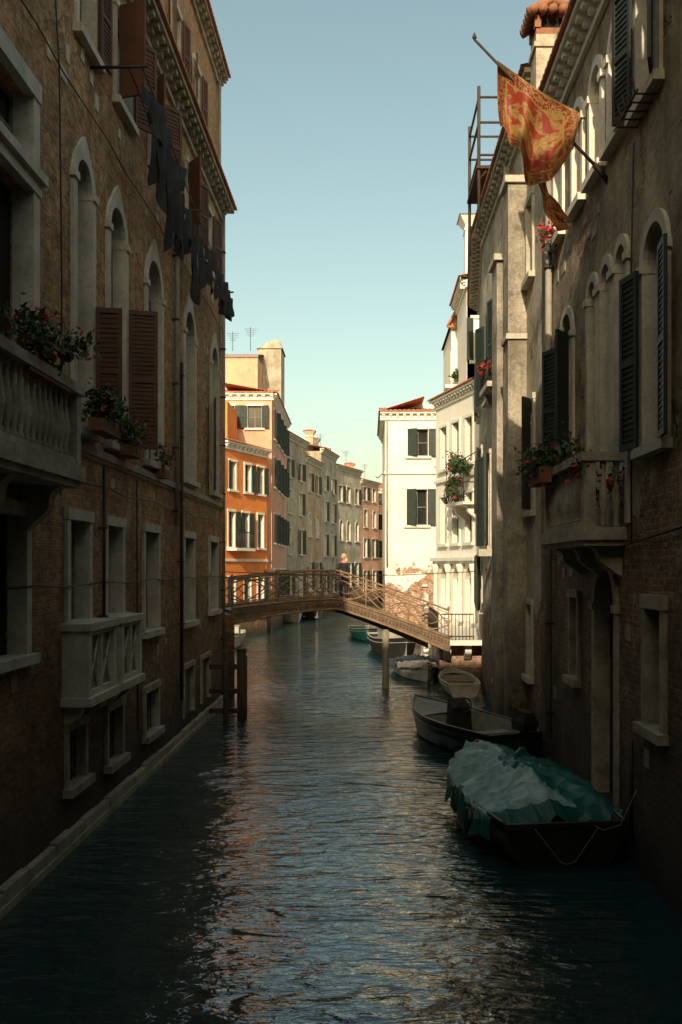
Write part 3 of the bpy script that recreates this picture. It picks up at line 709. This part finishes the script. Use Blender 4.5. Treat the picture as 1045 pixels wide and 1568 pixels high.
# ================================================================== BOATS
M['hullG']=simple('dark_green_hull',(.012,.03,.026),(.02,.025,.02),.35,3,.1)
M['hullK']=simple('black_hull',(.012,.011,.01),(.03,.025,.02),.4,3,.15)
M['hullW']=simple('pale_hull',(.42,.40,.35),(.3,.27,.22),.5,3,.1)
M['hullB']=simple('brown_hull',(.16,.07,.035),(.09,.04,.02),.5,3,.2)
M['deckW']=simple('boat_deck',(.26,.27,.22),(.16,.165,.14),.7,3,.2)
M['wood']=simple('varnished_wood',(.2,.09,.04),(.12,.05,.025),.4,3,.2,stretch=(1,6,6))
M['woodD']=simple('dark_bilge_wood',(.05,.03,.02),(.03,.02,.012),.7,3,.2,stretch=(1,6,6))
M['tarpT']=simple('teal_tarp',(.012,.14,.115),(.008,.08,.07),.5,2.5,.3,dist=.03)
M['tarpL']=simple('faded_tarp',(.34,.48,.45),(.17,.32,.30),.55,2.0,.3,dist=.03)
M['tarpG']=simple('grey_tarp',(.25,.24,.22),(.14,.14,.13),.7,2.5,.35,dist=.03)
M['rubber']=simple('black_plastic',(.015,.015,.016),(.03,.03,.03),.4,4,.05)
def halfw(t,beam): 
    if t<.4: return beam/2*(.84+.16*math.sin(t/.4*math.pi/2))
    k=(t-.4)/.6; return max(.012,beam/2*(1-k**2.3))
def sheer(t,h): return h*(1+.38*max(0,(t-.35)/.65)**2+.04*(1-t))
def hull(b,L,beam,h,hm,rim='wood',inner='deckW',floor=.12,foredeck=.68):
    n=28; V=[];Fs=[]
    for i in range(n+1):
        t=i/n; x=-L/2+L*t; w=halfw(t,beam); z=sheer(t,h)
        rake=.16*L*max(0,(t-.8)/.2)**1.5*.3
        row=[(x,w,z),(x-rake*.4,w*.93,z*.55),(x-rake*.8,w*.74,.02),(x-rake,0,-.14)]
        full=row+[(p[0],-p[1],p[2]) for p in reversed(row[:-1])]
        V+=full
    for i in range(n):
        for k in range(6): Fs.append((i*7+k,i*7+k+1,i*7+7+k+1,i*7+7+k))
    Fs.append(tuple(range(7)))
    b.add('hull',hm,V,Fs,False)
    V=[];Fs=[]
    for i in range(n+1):
        t=i/n; x=-L/2+L*t+.03*(1-2*t); w=max(.004,halfw(t,beam)-.07); z=sheer(t,h)
        V+=[(x,w+.05,z+.004),(x,w,z+.004),(x,w*.85,floor),(x,-w*.85,floor),(x,-w,z+.004),(x,-w-.05,z+.004)]
    for i in range(n):
        for k in range(5): Fs.append((i*6+k,i*6+k+1,i*6+7+k,i*6+6+k))
    b.add('inner_lining',inner,V,Fs)
    for s in (1,-1):
        b.tube('gunwale',rim,[(-L/2+L*i/n,s*halfw(i/n,beam),sheer(i/n,h)+.02) for i in range(n+1)],.028,6)
        b.tube('rubbing_strake',rim,[(-L/2+L*i/n,s*(halfw(i/n,beam)+.005)*.985,sheer(i/n,h)*.8) for i in range(n+1)],.02,6)
    V=[];Fs=[];m=10
    for i in range(m+1):
        t=foredeck+(1-foredeck)*i/m; x=-L/2+L*t; w=halfw(t,beam); z=sheer(t,h)+.012
        V+=[(x,w,z),(x,0,z+.05*(1-i/m)),(x,-w,z)]
    for i in range(m):
        for k in range(2): Fs.append((i*3+k,i*3+k+1,i*3+4+k,i*3+3+k))
    b.add('foredeck',inner,V,Fs)
    x=-L/2+L*foredeck; w=halfw(foredeck,beam)
    b.box('bulkhead',inner,x,x+.03,-w*.85,w*.85,floor,sheer(foredeck,h))
    b.box('stern_seat',inner,-L/2+.06,-L/2+.5,-halfw(0,beam)*.86,halfw(0,beam)*.86,floor,h*.8)
    b.box('transom_top',rim,-L/2-.03,-L/2+.04,-halfw(0,beam),halfw(0,beam),h*1.04-.03,h*1.04+.035)
def outboard(b,x,y,z,s=1.0):
    b.add('outboard_cowl','rubber',[(x+dx*s,y+dy*s,z+dz*s) for (dx,dy,dz) in ((-.22,-.15,.25),(.2,-.15,.25),(.2,.15,.25),(-.22,.15,.25),(-.28,-.17,.42),(.22,-.16,.42),(.22,.16,.42),(-.28,.17,.42),(-.2,-.1,.62),(.14,-.1,.66),(.14,.1,.66),(-.2,.1,.62))],
        [(0,1,2,3),(0,1,5,4),(1,2,6,5),(2,3,7,6),(3,0,4,7),(4,5,9,8),(5,6,10,9),(6,7,11,10),(7,4,8,11),(8,9,10,11)],False)
    b.box('outboard_leg','rubber',x-.09*s,x+.07*s,y-.05*s,y+.05*s,z-.55*s,z+.26*s)
    b.box('outboard_bracket','iron',x+.07*s,x+.24*s,y-.09*s,y+.09*s,z-.12*s,z+.14*s)
    b.box('outboard_fin','rubber',x-.2*s,x+.1*s,y-.1*s,y+.1*s,z-.42*s,z-.39*s)
    b.tube('tiller','rubber',[(x+.2*s,y,z+.35*s),(x+.6*s,y+.05*s,z+.42*s)],.022*s,6)
def tarp(b,L,beam,h,t0,t1,ridge,m1,m2,seed=0.0,over=.3,split=.0):
    nx=100;ny=70;V=[];fa=[];fb=[]
    px_=-L/2+L*(t0+(t1-t0)*.55)
    for i in range(nx+1):
        t=t0+(t1-t0)*i/nx; x=-L/2+L*t
        for j in range(ny+1):
            s=-1+2*j/ny; a=abs(s)
            w=halfw(max(0,min(.985,t)),beam)+.05
            z=sheer(min(1,max(0,t)),h)
            rid=ridge*math.sin(max(0.0,min(1,(i/nx)*1.0))*math.pi)**.6
            if a<.8:
                yy=s/.8*w; zz=z+.05+rid*(1-(a/.8)**1.05)
            else:
                k=(a-.8)/.2; yy=math.copysign(w+.05*k,s); zz=z+.05-k*over*(1+.5*noise.noise(Vector((t*7,s,seed))))
            an=math.atan2(yy,x-px_); rr=min(1,math.hypot(yy,x-px_)/.8)
            pl=noise.noise(Vector((math.cos(an)*3.4,math.sin(an)*3.4,seed)))
            rg=max(0,1-abs(pl)*5)**1.5
            f=(.10*rg*rr-.08*abs(noise.noise(Vector((math.cos(an)*6,math.sin(an)*6,seed+2))))*rr)+noise.noise(Vector((x*1.6,yy*2,seed)))*.06
            f+=.035*max(0,1-abs(noise.noise(Vector((x*3.5,yy*4.5,seed+6))))*4)
            zz+=f*(1 if a<.8 else .5); yy+=noise.noise(Vector((x*5,zz*3,seed+9)))*.07
            xx=x+noise.noise(Vector((yy*3,zz*2,seed+5)))*.06+(.10*noise.noise(Vector((yy*4,seed,1))) if i<3 else 0)
            if i<6 and a<.8: zz-=(6-i)*.022*(1+noise.noise(Vector((yy*3,seed,3))))
            V.append((xx,yy,zz))
    for i in range(nx):
        for j in range(ny):
            k=i*(ny+1)+j; s=-1+2*(j+.5)/ny; t=i/nx
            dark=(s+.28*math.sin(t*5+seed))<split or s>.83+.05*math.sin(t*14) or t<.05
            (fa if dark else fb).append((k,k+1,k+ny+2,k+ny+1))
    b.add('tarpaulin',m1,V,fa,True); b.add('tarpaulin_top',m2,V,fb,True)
b=B('covered_boat',loc=(2.32,15.05,0.0),rot=math.radians(97))
hull(b,5.0,1.95,.55,'hullK',rim='hullK',inner='woodD')
tarp(b,5.0,1.95,.55,.08,.93,.30,'tarpT','tarpL',seed=2.3,over=.40,split=-.15)
b.tube('tarp_rope','zinc',[(-2.52,-.5,.62),(-2.56,-.1,.1),(-2.52,0,.05),(-2.56,.1,.1),(-2.52,.5,.62)],.004,4)
for s in (-.85,.85):
    b.tube('fender','rubber',[(-1.2,s*1.17,.5),(-1.2,s*1.19,.1)],.08,8)
b.finish()
b=B('mooring_rope'); b.tube('rope','zinc',[(2.9,12.7,.6),(3.1,12.5,.52),(3.3,12.4,.62),(3.5,12.35,1.1)],.006,5); b.finish()
b=B('motorboat',loc=(2.1,21.3,0.02),rot=math.radians(114))
hull(b,4.7,1.7,.56,'hullG',rim='hullG',inner='deckW',foredeck=.6)
outboard(b,-2.5,0,.45,1.0)
b.add('helm_console','rubber',[(.05,-.3,.12),(.4,-.3,.12),(.4,.2,.12),(.05,.2,.12),(.1,-.28,.8),(.38,-.26,.98),(.38,.16,.98),(.1,.18,.8)],[(0,1,2,3),(4,5,6,7),(0,1,5,4),(1,2,6,5),(2,3,7,6),(3,0,4,7)])
b.tube('steering_wheel','rubber',[(-.0,-.08+.16*math.cos(a*math.pi/6),.86+.16*math.sin(a*math.pi/6)) for a in range(12)],.018,5,closed=True)
b.box('bench','deckW',-1.0,-.65,-.68,.68,.3,.38)
b.box('fuel_tank','rubber',-1.7,-1.35,-.25,.25,.13,.4)
b.tube('bow_rope','zinc',[(2.2,0,.85),(2.6,-.3,.4),(2.3,-1.4,.7)],.012,4)
b.finish()
b=B('tarp_covered_dinghy',loc=(1.72,34.4,0.02),rot=math.radians(-80))
hull(b,3.8,1.45,.42,'hullW',rim='hullW',inner='deckW'); tarp(b,3.8,1.45,.42,.02,.97,.22,'tarpG','tarpG',seed=7.1,over=.12); b.finish()
b=B('moored_launch',loc=(1.15,42.6,0.02),rot=math.radians(-82))
hull(b,6.4,1.9,.75,'hullK',rim='hullW',inner='hullW'); b.box('cabin','hullW',-1.0,.7,-.6,.6,.7,1.25); b.box('cabin_roof','hullW',-1.1,.8,-.66,.66,1.25,1.32); outboard(b,-3.4,0,.6); b.finish()
b=B('rowing_boat',loc=(-.3,53,0.02),rot=math.radians(-84)); hull(b,5,1.5,.5,'tarpT',rim='hullW',inner='deckW'); b.finish()
b=B('moored_boat',loc=(-7.0,47.5,0.02),rot=math.radians(-86)); hull(b,5,1.5,.6,'hullW',rim='hullW',inner='hullW'); b.box('cabin','hullW',-1,.5,-.5,.5,.5,1.0); b.finish()
b=B('water_taxi',loc=(-6.0,70,0.02),rot=math.radians(-70)); hull(b,6,2,.7,'hullW',rim='hullW',inner='hullW'); b.box('cabin','glass',-1.6,1,-.7,.7,.6,1.3); b.box('cabin_roof','hullW',-1.8,1.1,-.8,.8,1.3,1.38); b.finish()
b=B('water_taxi',loc=(-4.6,74,0.02),rot=math.radians(-75)); hull(b,6,2,.7,'hullK',rim='hullW',inner='hullW'); b.box('cabin','glass',-1.6,1,-.7,.7,.6,1.3); b.box('cabin_roof','hullW',-1.8,1.1,-.8,.8,1.3,1.38); b.finish()
b=B('small_rowing_boat',loc=(2.85,30.6,0.02),rot=math.radians(92)); hull(b,3.6,1.15,.38,'hullW',rim='hullW',inner='deckW'); b.box('bench','wood',-.4,-.1,-.5,.5,.28,.33); b.finish()

# ================================================================== FLAG
def flagmat():
    m,nt,b,out=newmat('flag_silk'); g=G(nt)
    uv=g.n('ShaderNodeUVMap'); sep=g.n('ShaderNodeSeparateXYZ'); g.l(uv.outputs[0],sep.inputs[0]); u=sep.outputs[0]; v=sep.outputs[1]
    red=(.34,.045,.016); gold=(.40,.25,.075)
    n1=g.noise(uv.outputs[0],4.6,3,.6,1.2); c=g.mix(g.rng(n1,.47,.50),red,gold)
    n3=g.noise(uv.outputs[0],22,2,.5,1); c=g.mix(g.rng(n3,.52,.58,0,.55),c,red)
    n2=g.noise(uv.outputs[0],18,2,.5,2.5); c2=g.mix(g.rng(n2,.5,.54),(.26,.022,.01),gold)
    ed=g.math('MINIMUM',g.math('MINIMUM',u,g.math('SUBTRACT',1,u)),g.math('MINIMUM',v,g.math('SUBTRACT',1,v)))
    c=g.mix(g.math('LESS_THAN',ed,.15),c,c2)
    ln=g.math('MULTIPLY',g.math('GREATER_THAN',ed,.142),g.math('LESS_THAN',ed,.16)); c=g.mix(ln,c,gold)
    ln=g.math('LESS_THAN',ed,.018); c=g.mix(ln,c,gold)
    g.l(c,b.inputs['Base Color']); b.inputs['Roughness'].default_value=.6
    tr=g.n('ShaderNodeBsdfTranslucent'); g.l(c,tr.inputs[0]); mx=g.n('ShaderNodeMixShader'); mx.inputs[0].default_value=.35
    g.l(b.outputs[0],mx.inputs[1]); g.l(tr.outputs[0],mx.inputs[2]); g.l(mx.outputs[0],out.inputs[0]); return m
M['flag']=flagmat()
b=B('banner_flag')
def W(px,py,y): return Vector(((px-565)/FPX*y,y,EYE+(868-py)/FPX*y))
base=W(930,272,14.06); tip=W(727,60,13.5)
b.tube('flagpole','timber',[base,(base+tip)/2,tip],.026,8,r2=.018)
b.lathe('pole_tip','timber',tuple(tip),[(.02,0),(.035,.03),(.02,.07),(.005,.1)],8)
b.tube('pole_socket','iron',[base+Vector((.05,0,-.1)),base*.9+tip*.1],.045,8)
e=b.finish()
top=[(762,92),(790,112),(820,134),(850,152),(888,172)]
bot=[(770,182),(786,228),(812,272),(848,270),(880,228)]
def samp(pts,t):
    k=t*(len(pts)-1); i=min(len(pts)-2,int(k)); f=k-i
    p=[pts[max(0,i-1)],pts[i],pts[i+1],pts[min(len(pts)-1,i+2)]]
    r=[]
    for d in (0,1):
        a,b_,c_,d_=[q[d] for q in p]; r.append(.5*((2*b_)+(-a+c_)*f+(2*a-5*b_+4*c_-d_)*f*f+(-a+3*b_-3*c_+d_)*f**3))
    return r
nu,nv=60,50; vs=[];uvs=[]
for i in range(nu+1):
    for j in range(nv+1):
        t=i/nu;k=j/nv; A_=samp(top,t);B_=samp(bot,t)
        px=A_[0]+(B_[0]-A_[0])*k; py=A_[1]+(B_[1]-A_[1])*k
        yy=13.6+.20*k**.6*math.sin(t*11+k*1.5)+.12*k*math.sin(t*23+1+k*2)+.12*math.sin(k*3)
        q=W(px,py,13.6); vs.append((q.x,yy,q.z)); uvs.append((t,k))
fs=[(i*(nv+1)+j,i*(nv+1)+j+1,(i+1)*(nv+1)+j+1,(i+1)*(nv+1)+j) for i in range(nu) for j in range(nv)]
me=bpy.data.meshes.new('flag_cloth'); me.from_pydata([tuple(v) for v in vs],[],fs)
ul=me.uv_layers.new(name='UVMap')
for lp in me.loops: ul.data[lp.index].uv=uvs[lp.vertex_index]
for p in me.polygons: p.use_smooth=True
me.materials.append(M['flag']); o=bpy.data.objects.new('flag_cloth',me); S.collection.objects.link(o); o.parent=e
for (pts,wd) in (([(822,272),(835,296),(852,318),(868,336)],.07),([(832,272),(838,305),(848,328),(866,352)],.10)):
    vs=[];uv2=[];n=24
    for i in range(n+1):
        t=i/n; p=samp(pts,t); q=W(p[0],p[1],13.75)
        for s in (-1,1): vs.append((q.x+s*wd*(.3+t*.9),q.y+s*.05*math.sin(t*9),q.z+s*wd*.25)); uv2.append((t,.5+s*.5))
    fs=[(2*i,2*i+1,2*i+3,2*i+2) for i in range(n)]
    me=bpy.data.meshes.new('flag_tail'); me.from_pydata(vs,[],fs); ul=me.uv_layers.new(name='UVMap')
    for lp in me.loops: ul.data[lp.index].uv=uv2[lp.vertex_index]
    me.materials.append(M['flag']); o=bpy.data.objects.new('flag_tail',me); S.collection.objects.link(o); o.parent=e

# ================================================================== PEOPLE
M['skin']=simple('skin',(.6,.36,.25),(.55,.32,.22),.5,8,0); M['hair']=simple('blonde_hair',(.8,.52,.24),(.6,.38,.16),.6,20,.4)
M['coat']=simple('black_clothes',(.018,.017,.018),(.03,.028,.028),.85,6,.2); M['scarf']=simple('pink_scarf',(.68,.30,.24),(.5,.2,.17),.85,8,.3); M['lips']=simple('lips',(.45,.12,.1),None,.5,8,0); M['eye']=simple('eyes',(.03,.02,.015),None,.2,8,0)
M['linen']=simple('white_linen',(.78,.75,.68),(.66,.62,.54),.85,6,.2); M['beige']=simple('beige_coat',(.42,.33,.22),(.32,.25,.17),.85,6,.2)
def person(name,loc,rot,top='coat',legs='coat',hair='hair',longhair=True,sc=1.0,scarf='scarf'):
    e=bpy.data.objects.new(name,None); S.collection.objects.link(e); e.location=loc; e.rotation_euler=(0,0,rot); e.scale=(sc,sc,sc)
    J={'pel':(0,0,.88,.135),'wai':(0,-.01,1.03,.115),'che':(0,-.02,1.22,.135),'nb':(0,-.015,1.36,.07),'nk':(0,-.03,1.42,.048),'hd':(0,-.04,1.52,.07),
       'hl':(.085,0,.84,.095),'kl':(.10,-.03,.46,.062),'al':(.10,.02,.09,.042),'fl':(.11,-.1,.035,.035),
       'hr':(-.085,0,.84,.095),'kr':(-.09,-.08,.47,.062),'ar':(-.10,-.02,.09,.042),'fr':(-.12,-.14,.035,.035),
       'sl':(.16,-.01,1.31,.062),'el':(.25,-.03,1.06,.044),'wl':(.20,-.24,.98,.028),'pl':(.185,-.30,.985,.027),
       'sr':(-.16,-.01,1.31,.062),'er':(-.24,-.05,1.06,.044),'wr':(-.16,-.25,1.02,.028),'pr':(-.145,-.31,1.02,.027)}
    E=[('pel','wai'),('wai','che'),('che','nb'),('nb','nk'),('nk','hd'),('pel','hl'),('hl','kl'),('kl','al'),('al','fl'),('pel','hr'),('hr','kr'),('kr','ar'),('ar','fr'),
       ('che','sl'),('sl','el'),('el','wl'),('wl','pl'),('che','sr'),('sr','er'),('er','wr'),('wr','pr')]
    for s,pk in ((1,'pl'),(-1,'pr')):
        p=J[pk]
        for f in range(4):
            a=f'{pk}f{f}'; off=(f-1.5)*.019; ln=(.032,.038,.036,.028)[f]
            J[a+'a']=(p[0]+off,p[1]-.035,p[2]+.002,.0085); J[a+'b']=(p[0]+off,p[1]-.035-ln*.7,p[2]-.012,.008); J[a+'c']=(p[0]+off,p[1]-.035-ln,p[2]-.035,.007)
            E+=[(pk,a+'a'),(a+'a',a+'b'),(a+'b',a+'c')]
        J[pk+'t']=(p[0]-s*.035,p[1]-.01,p[2]-.005,.010); J[pk+'u']=(p[0]-s*.045,p[1]-.04,p[2]-.015,.008); E+=[(pk,pk+'t'),(pk+'t',pk+'u')]
    ks=list(J); me=bpy.data.meshes.new('body'); me.from_pydata([J[k][:3] for k in ks],[(ks.index(a),ks.index(c)) for a,c in E],[])
    o=bpy.data.objects.new('body',me); S.collection.objects.link(o)
    sk=o.modifiers.new('s','SKIN'); sk.use_smooth_shade=True
    lay=me.skin_vertices[0]
    for i,k in enumerate(ks): lay.data[i].radius=(J[k][3],J[k][3]*(.8 if k in('pel','wai','che') else 1)); lay.data[i].use_root=(k=='pel')
    sb=o.modifiers.new('d','SUBSURF'); sb.levels=1; sb.render_levels=1
    dg=bpy.context.evaluated_depsgraph_get(); me2=bpy.data.meshes.new_from_object(o.evaluated_get(dg)); bpy.data.objects.remove(o)
    me2.materials.clear()
    for m in (top,'skin',legs): me2.materials.append(M[m])
    for p in me2.polygons:
        c=p.center; p.use_smooth=True
        p.material_index=1 if (c.z>1.40 or (c.y<-.26 and .9<c.z<1.1)) else (2 if c.z<.85 else 0)
    o=bpy.data.objects.new('body',me2); S.collection.objects.link(o); o.parent=e
    def blob(name,mat,c,r,fn=None,seg=20):
        bm=bmesh.new(); bmesh.ops.create_uvsphere(bm,u_segments=seg,v_segments=seg//2+4,radius=1)
        for v in bm.verts:
            d=v.co.copy(); k=fn(d) if fn else 1.0; v.co=Vector((c[0]+d.x*r[0]*k,c[1]+d.y*r[1]*k,c[2]+d.z*r[2]*k))
        m_=bpy.data.meshes.new(name); bm.to_mesh(m_); bm.free(); m_.materials.append(M[mat])
        for p in m_.polygons: p.use_smooth=True
        q=bpy.data.objects.new(name,m_); S.collection.objects.link(q); q.parent=e
    H=(0,-.05,1.54)
    blob('head','skin',H,(.074,.092,.11),lambda d:1-.18*max(0,-d.z)*(1 if d.y<0 else .4)+.0)
    blob('nose','skin',(0,-.145,1.53),(.012,.02,.02)); blob('mouth','lips',(0,-.134,1.492),(.022,.008,.007))
    for s in (-1,1):
        blob('eye','eye',(s*.028,-.134,1.553),(.011,.006,.006)); blob('ear','skin',(s*.074,-.045,1.54),(.01,.02,.03))
    blob('hair',hair,(0,-.03,1.565),(.092,.102,.105),lambda d:1.0 if not(d.y<-.3 and d.z<.45) else .8)
    if longhair: blob('hair_length',hair,(0,.035,1.42),(.10,.06,.17))
    else:
        blob('hat_crown',hair,(0,-.03,1.62),(.10,.11,.075)); blob('hat_brim',hair,(0,-.03,1.60),(.17,.18,.014))
    if scarf: blob('scarf',scarf,(0,-.02,1.375),(.12,.10,.06))
ux=(-.98-A.x)/FBr.d.x
person('woman_standing',FBr.P(ux,prof(ux)+.004,.58)[0:3],math.radians(-40))
ux=(2.02-A.x)/FBr.d.x
person('man_walking',FBr.P(ux,prof(ux)+.004,-.1)[0:3],math.radians(-75),top='linen',legs='beige',hair='linen',longhair=False,sc=1.02,scarf=None)

# ================================================================== WATER, GROUND, SKY
def water_mat():
    m,nt,b,out=newmat('canal_water'); g=G(nt)
    geo=g.n('ShaderNodeNewGeometry'); p=geo.outputs['Position']
    b.inputs['Base Color'].default_value=(.010,.044,.044,1); b.inputs['Roughness'].default_value=.03; b.inputs['IOR'].default_value=2.0
    n1=g.noise(g.mapping(p,(.9,2.3,1)),1.25,2,.5,.5); n2=g.noise(g.mapping(p,(1.0,2.3,1)),3.9,3,.55,.4); n3=g.noise(g.mapping(p,(1,1.6,1)),.35,2)
    amp=g.rng(g.noise(p,.22,2),.35,.65,.6,1.25)
    h=g.math('ADD',g.math('MULTIPLY',g.math('ADD',g.math('MULTIPLY',n1,1.0),g.math('MULTIPLY',n2,.36)),amp),g.math('MULTIPLY',n3,.8))
    bp=g.n('ShaderNodeBump'); bp.inputs['Strength'].default_value=1.0; bp.inputs['Distance'].default_value=.08
    g.l(h,bp.inputs['Height']); g.l(bp.outputs[0],b.inputs['Normal']); return m
M['water']=water_mat()
def sheet(name,mat,poly,z):
    me=bpy.data.meshes.new(name); me.from_pydata([(x,y,z) for x,y in poly],[],[tuple(range(len(poly)))]); me.materials.append(M[mat]); o=bpy.data.objects.new(name,me); S.collection.objects.link(o)
    return o
sheet('canal_water','water',[(-800,-300),(800,-300),(800,1500),(-800,1500)],0.0)
sheet('ground','soil',[(-900,-400),(900,-400),(900,1600),(-900,1600)],-2.0)
sheet('left_bank_ground','stoneD',[(-5.2,-300),(-5.2,27.5),(-12,30),(-12,52),(-8.6,53),(-7,58.5),(-7,71),(-7,73),(-4,93),(.3,105),(6,110),(60,130),(800,300),(800,1400),(-700,1400),(-700,-300)],.9)
sheet('right_bank_ground','stoneD',[(4.6,-300),(4.6,37),(4.6,44),(2,49),(2,57),(9,87),(32,99),(700,260),(700,-300)],.9)

az=math.radians(7.5); el=math.radians(26)
ts=Vector((-math.sin(az)*math.cos(el),-math.cos(az)*math.cos(el),math.sin(el)))
sd=bpy.data.lights.new('sun','SUN'); sd.energy=5; sd.angle=math.radians(.5); sd.color=(1,.82,.58)
so=bpy.data.objects.new('sun',sd); S.collection.objects.link(so); so.rotation_euler=(-ts).to_track_quat('-Z','Y').to_euler(); so.location=(-20,-60,40)
w=bpy.data.worlds.new('World'); S.world=w; w.use_nodes=True; nt=w.node_tree; nt.nodes.clear(); g=G(nt)
sk=g.n('ShaderNodeTexSky'); sk.sky_type='NISHITA'; sk.sun_disc=False; sk.sun_elevation=el; sk.sun_rotation=math.atan2(ts.x,ts.y); sk.air_density=1.15; sk.dust_density=3.0; sk.ozone_density=1.0
bg=g.n('ShaderNodeBackground'); bg.inputs[1].default_value=.15
tint=g.mix(1.0,sk.outputs[0],(1.52,1.44,1.03),'MULTIPLY'); g.l(tint,bg.inputs[0])
o=g.n('ShaderNodeOutputWorld'); g.l(bg.outputs[0],o.inputs[0])
S.view_settings.view_transform='Standard'; S.view_settings.look='None'; S.view_settings.exposure=0; S.view_settings.gamma=1
cd=bpy.data.cameras.new('camera'); co=bpy.data.objects.new('camera',cd); S.collection.objects.link(co); S.camera=co
co.location=(0,0,EYE); co.rotation_euler=(math.radians(90),0,0); cd.sensor_fit='HORIZONTAL'; cd.sensor_width=24; cd.lens=24*FPX/1045; cd.shift_x=-42.5/1045; cd.shift_y=84/1045; cd.clip_end=3000; cd.clip_start=.1
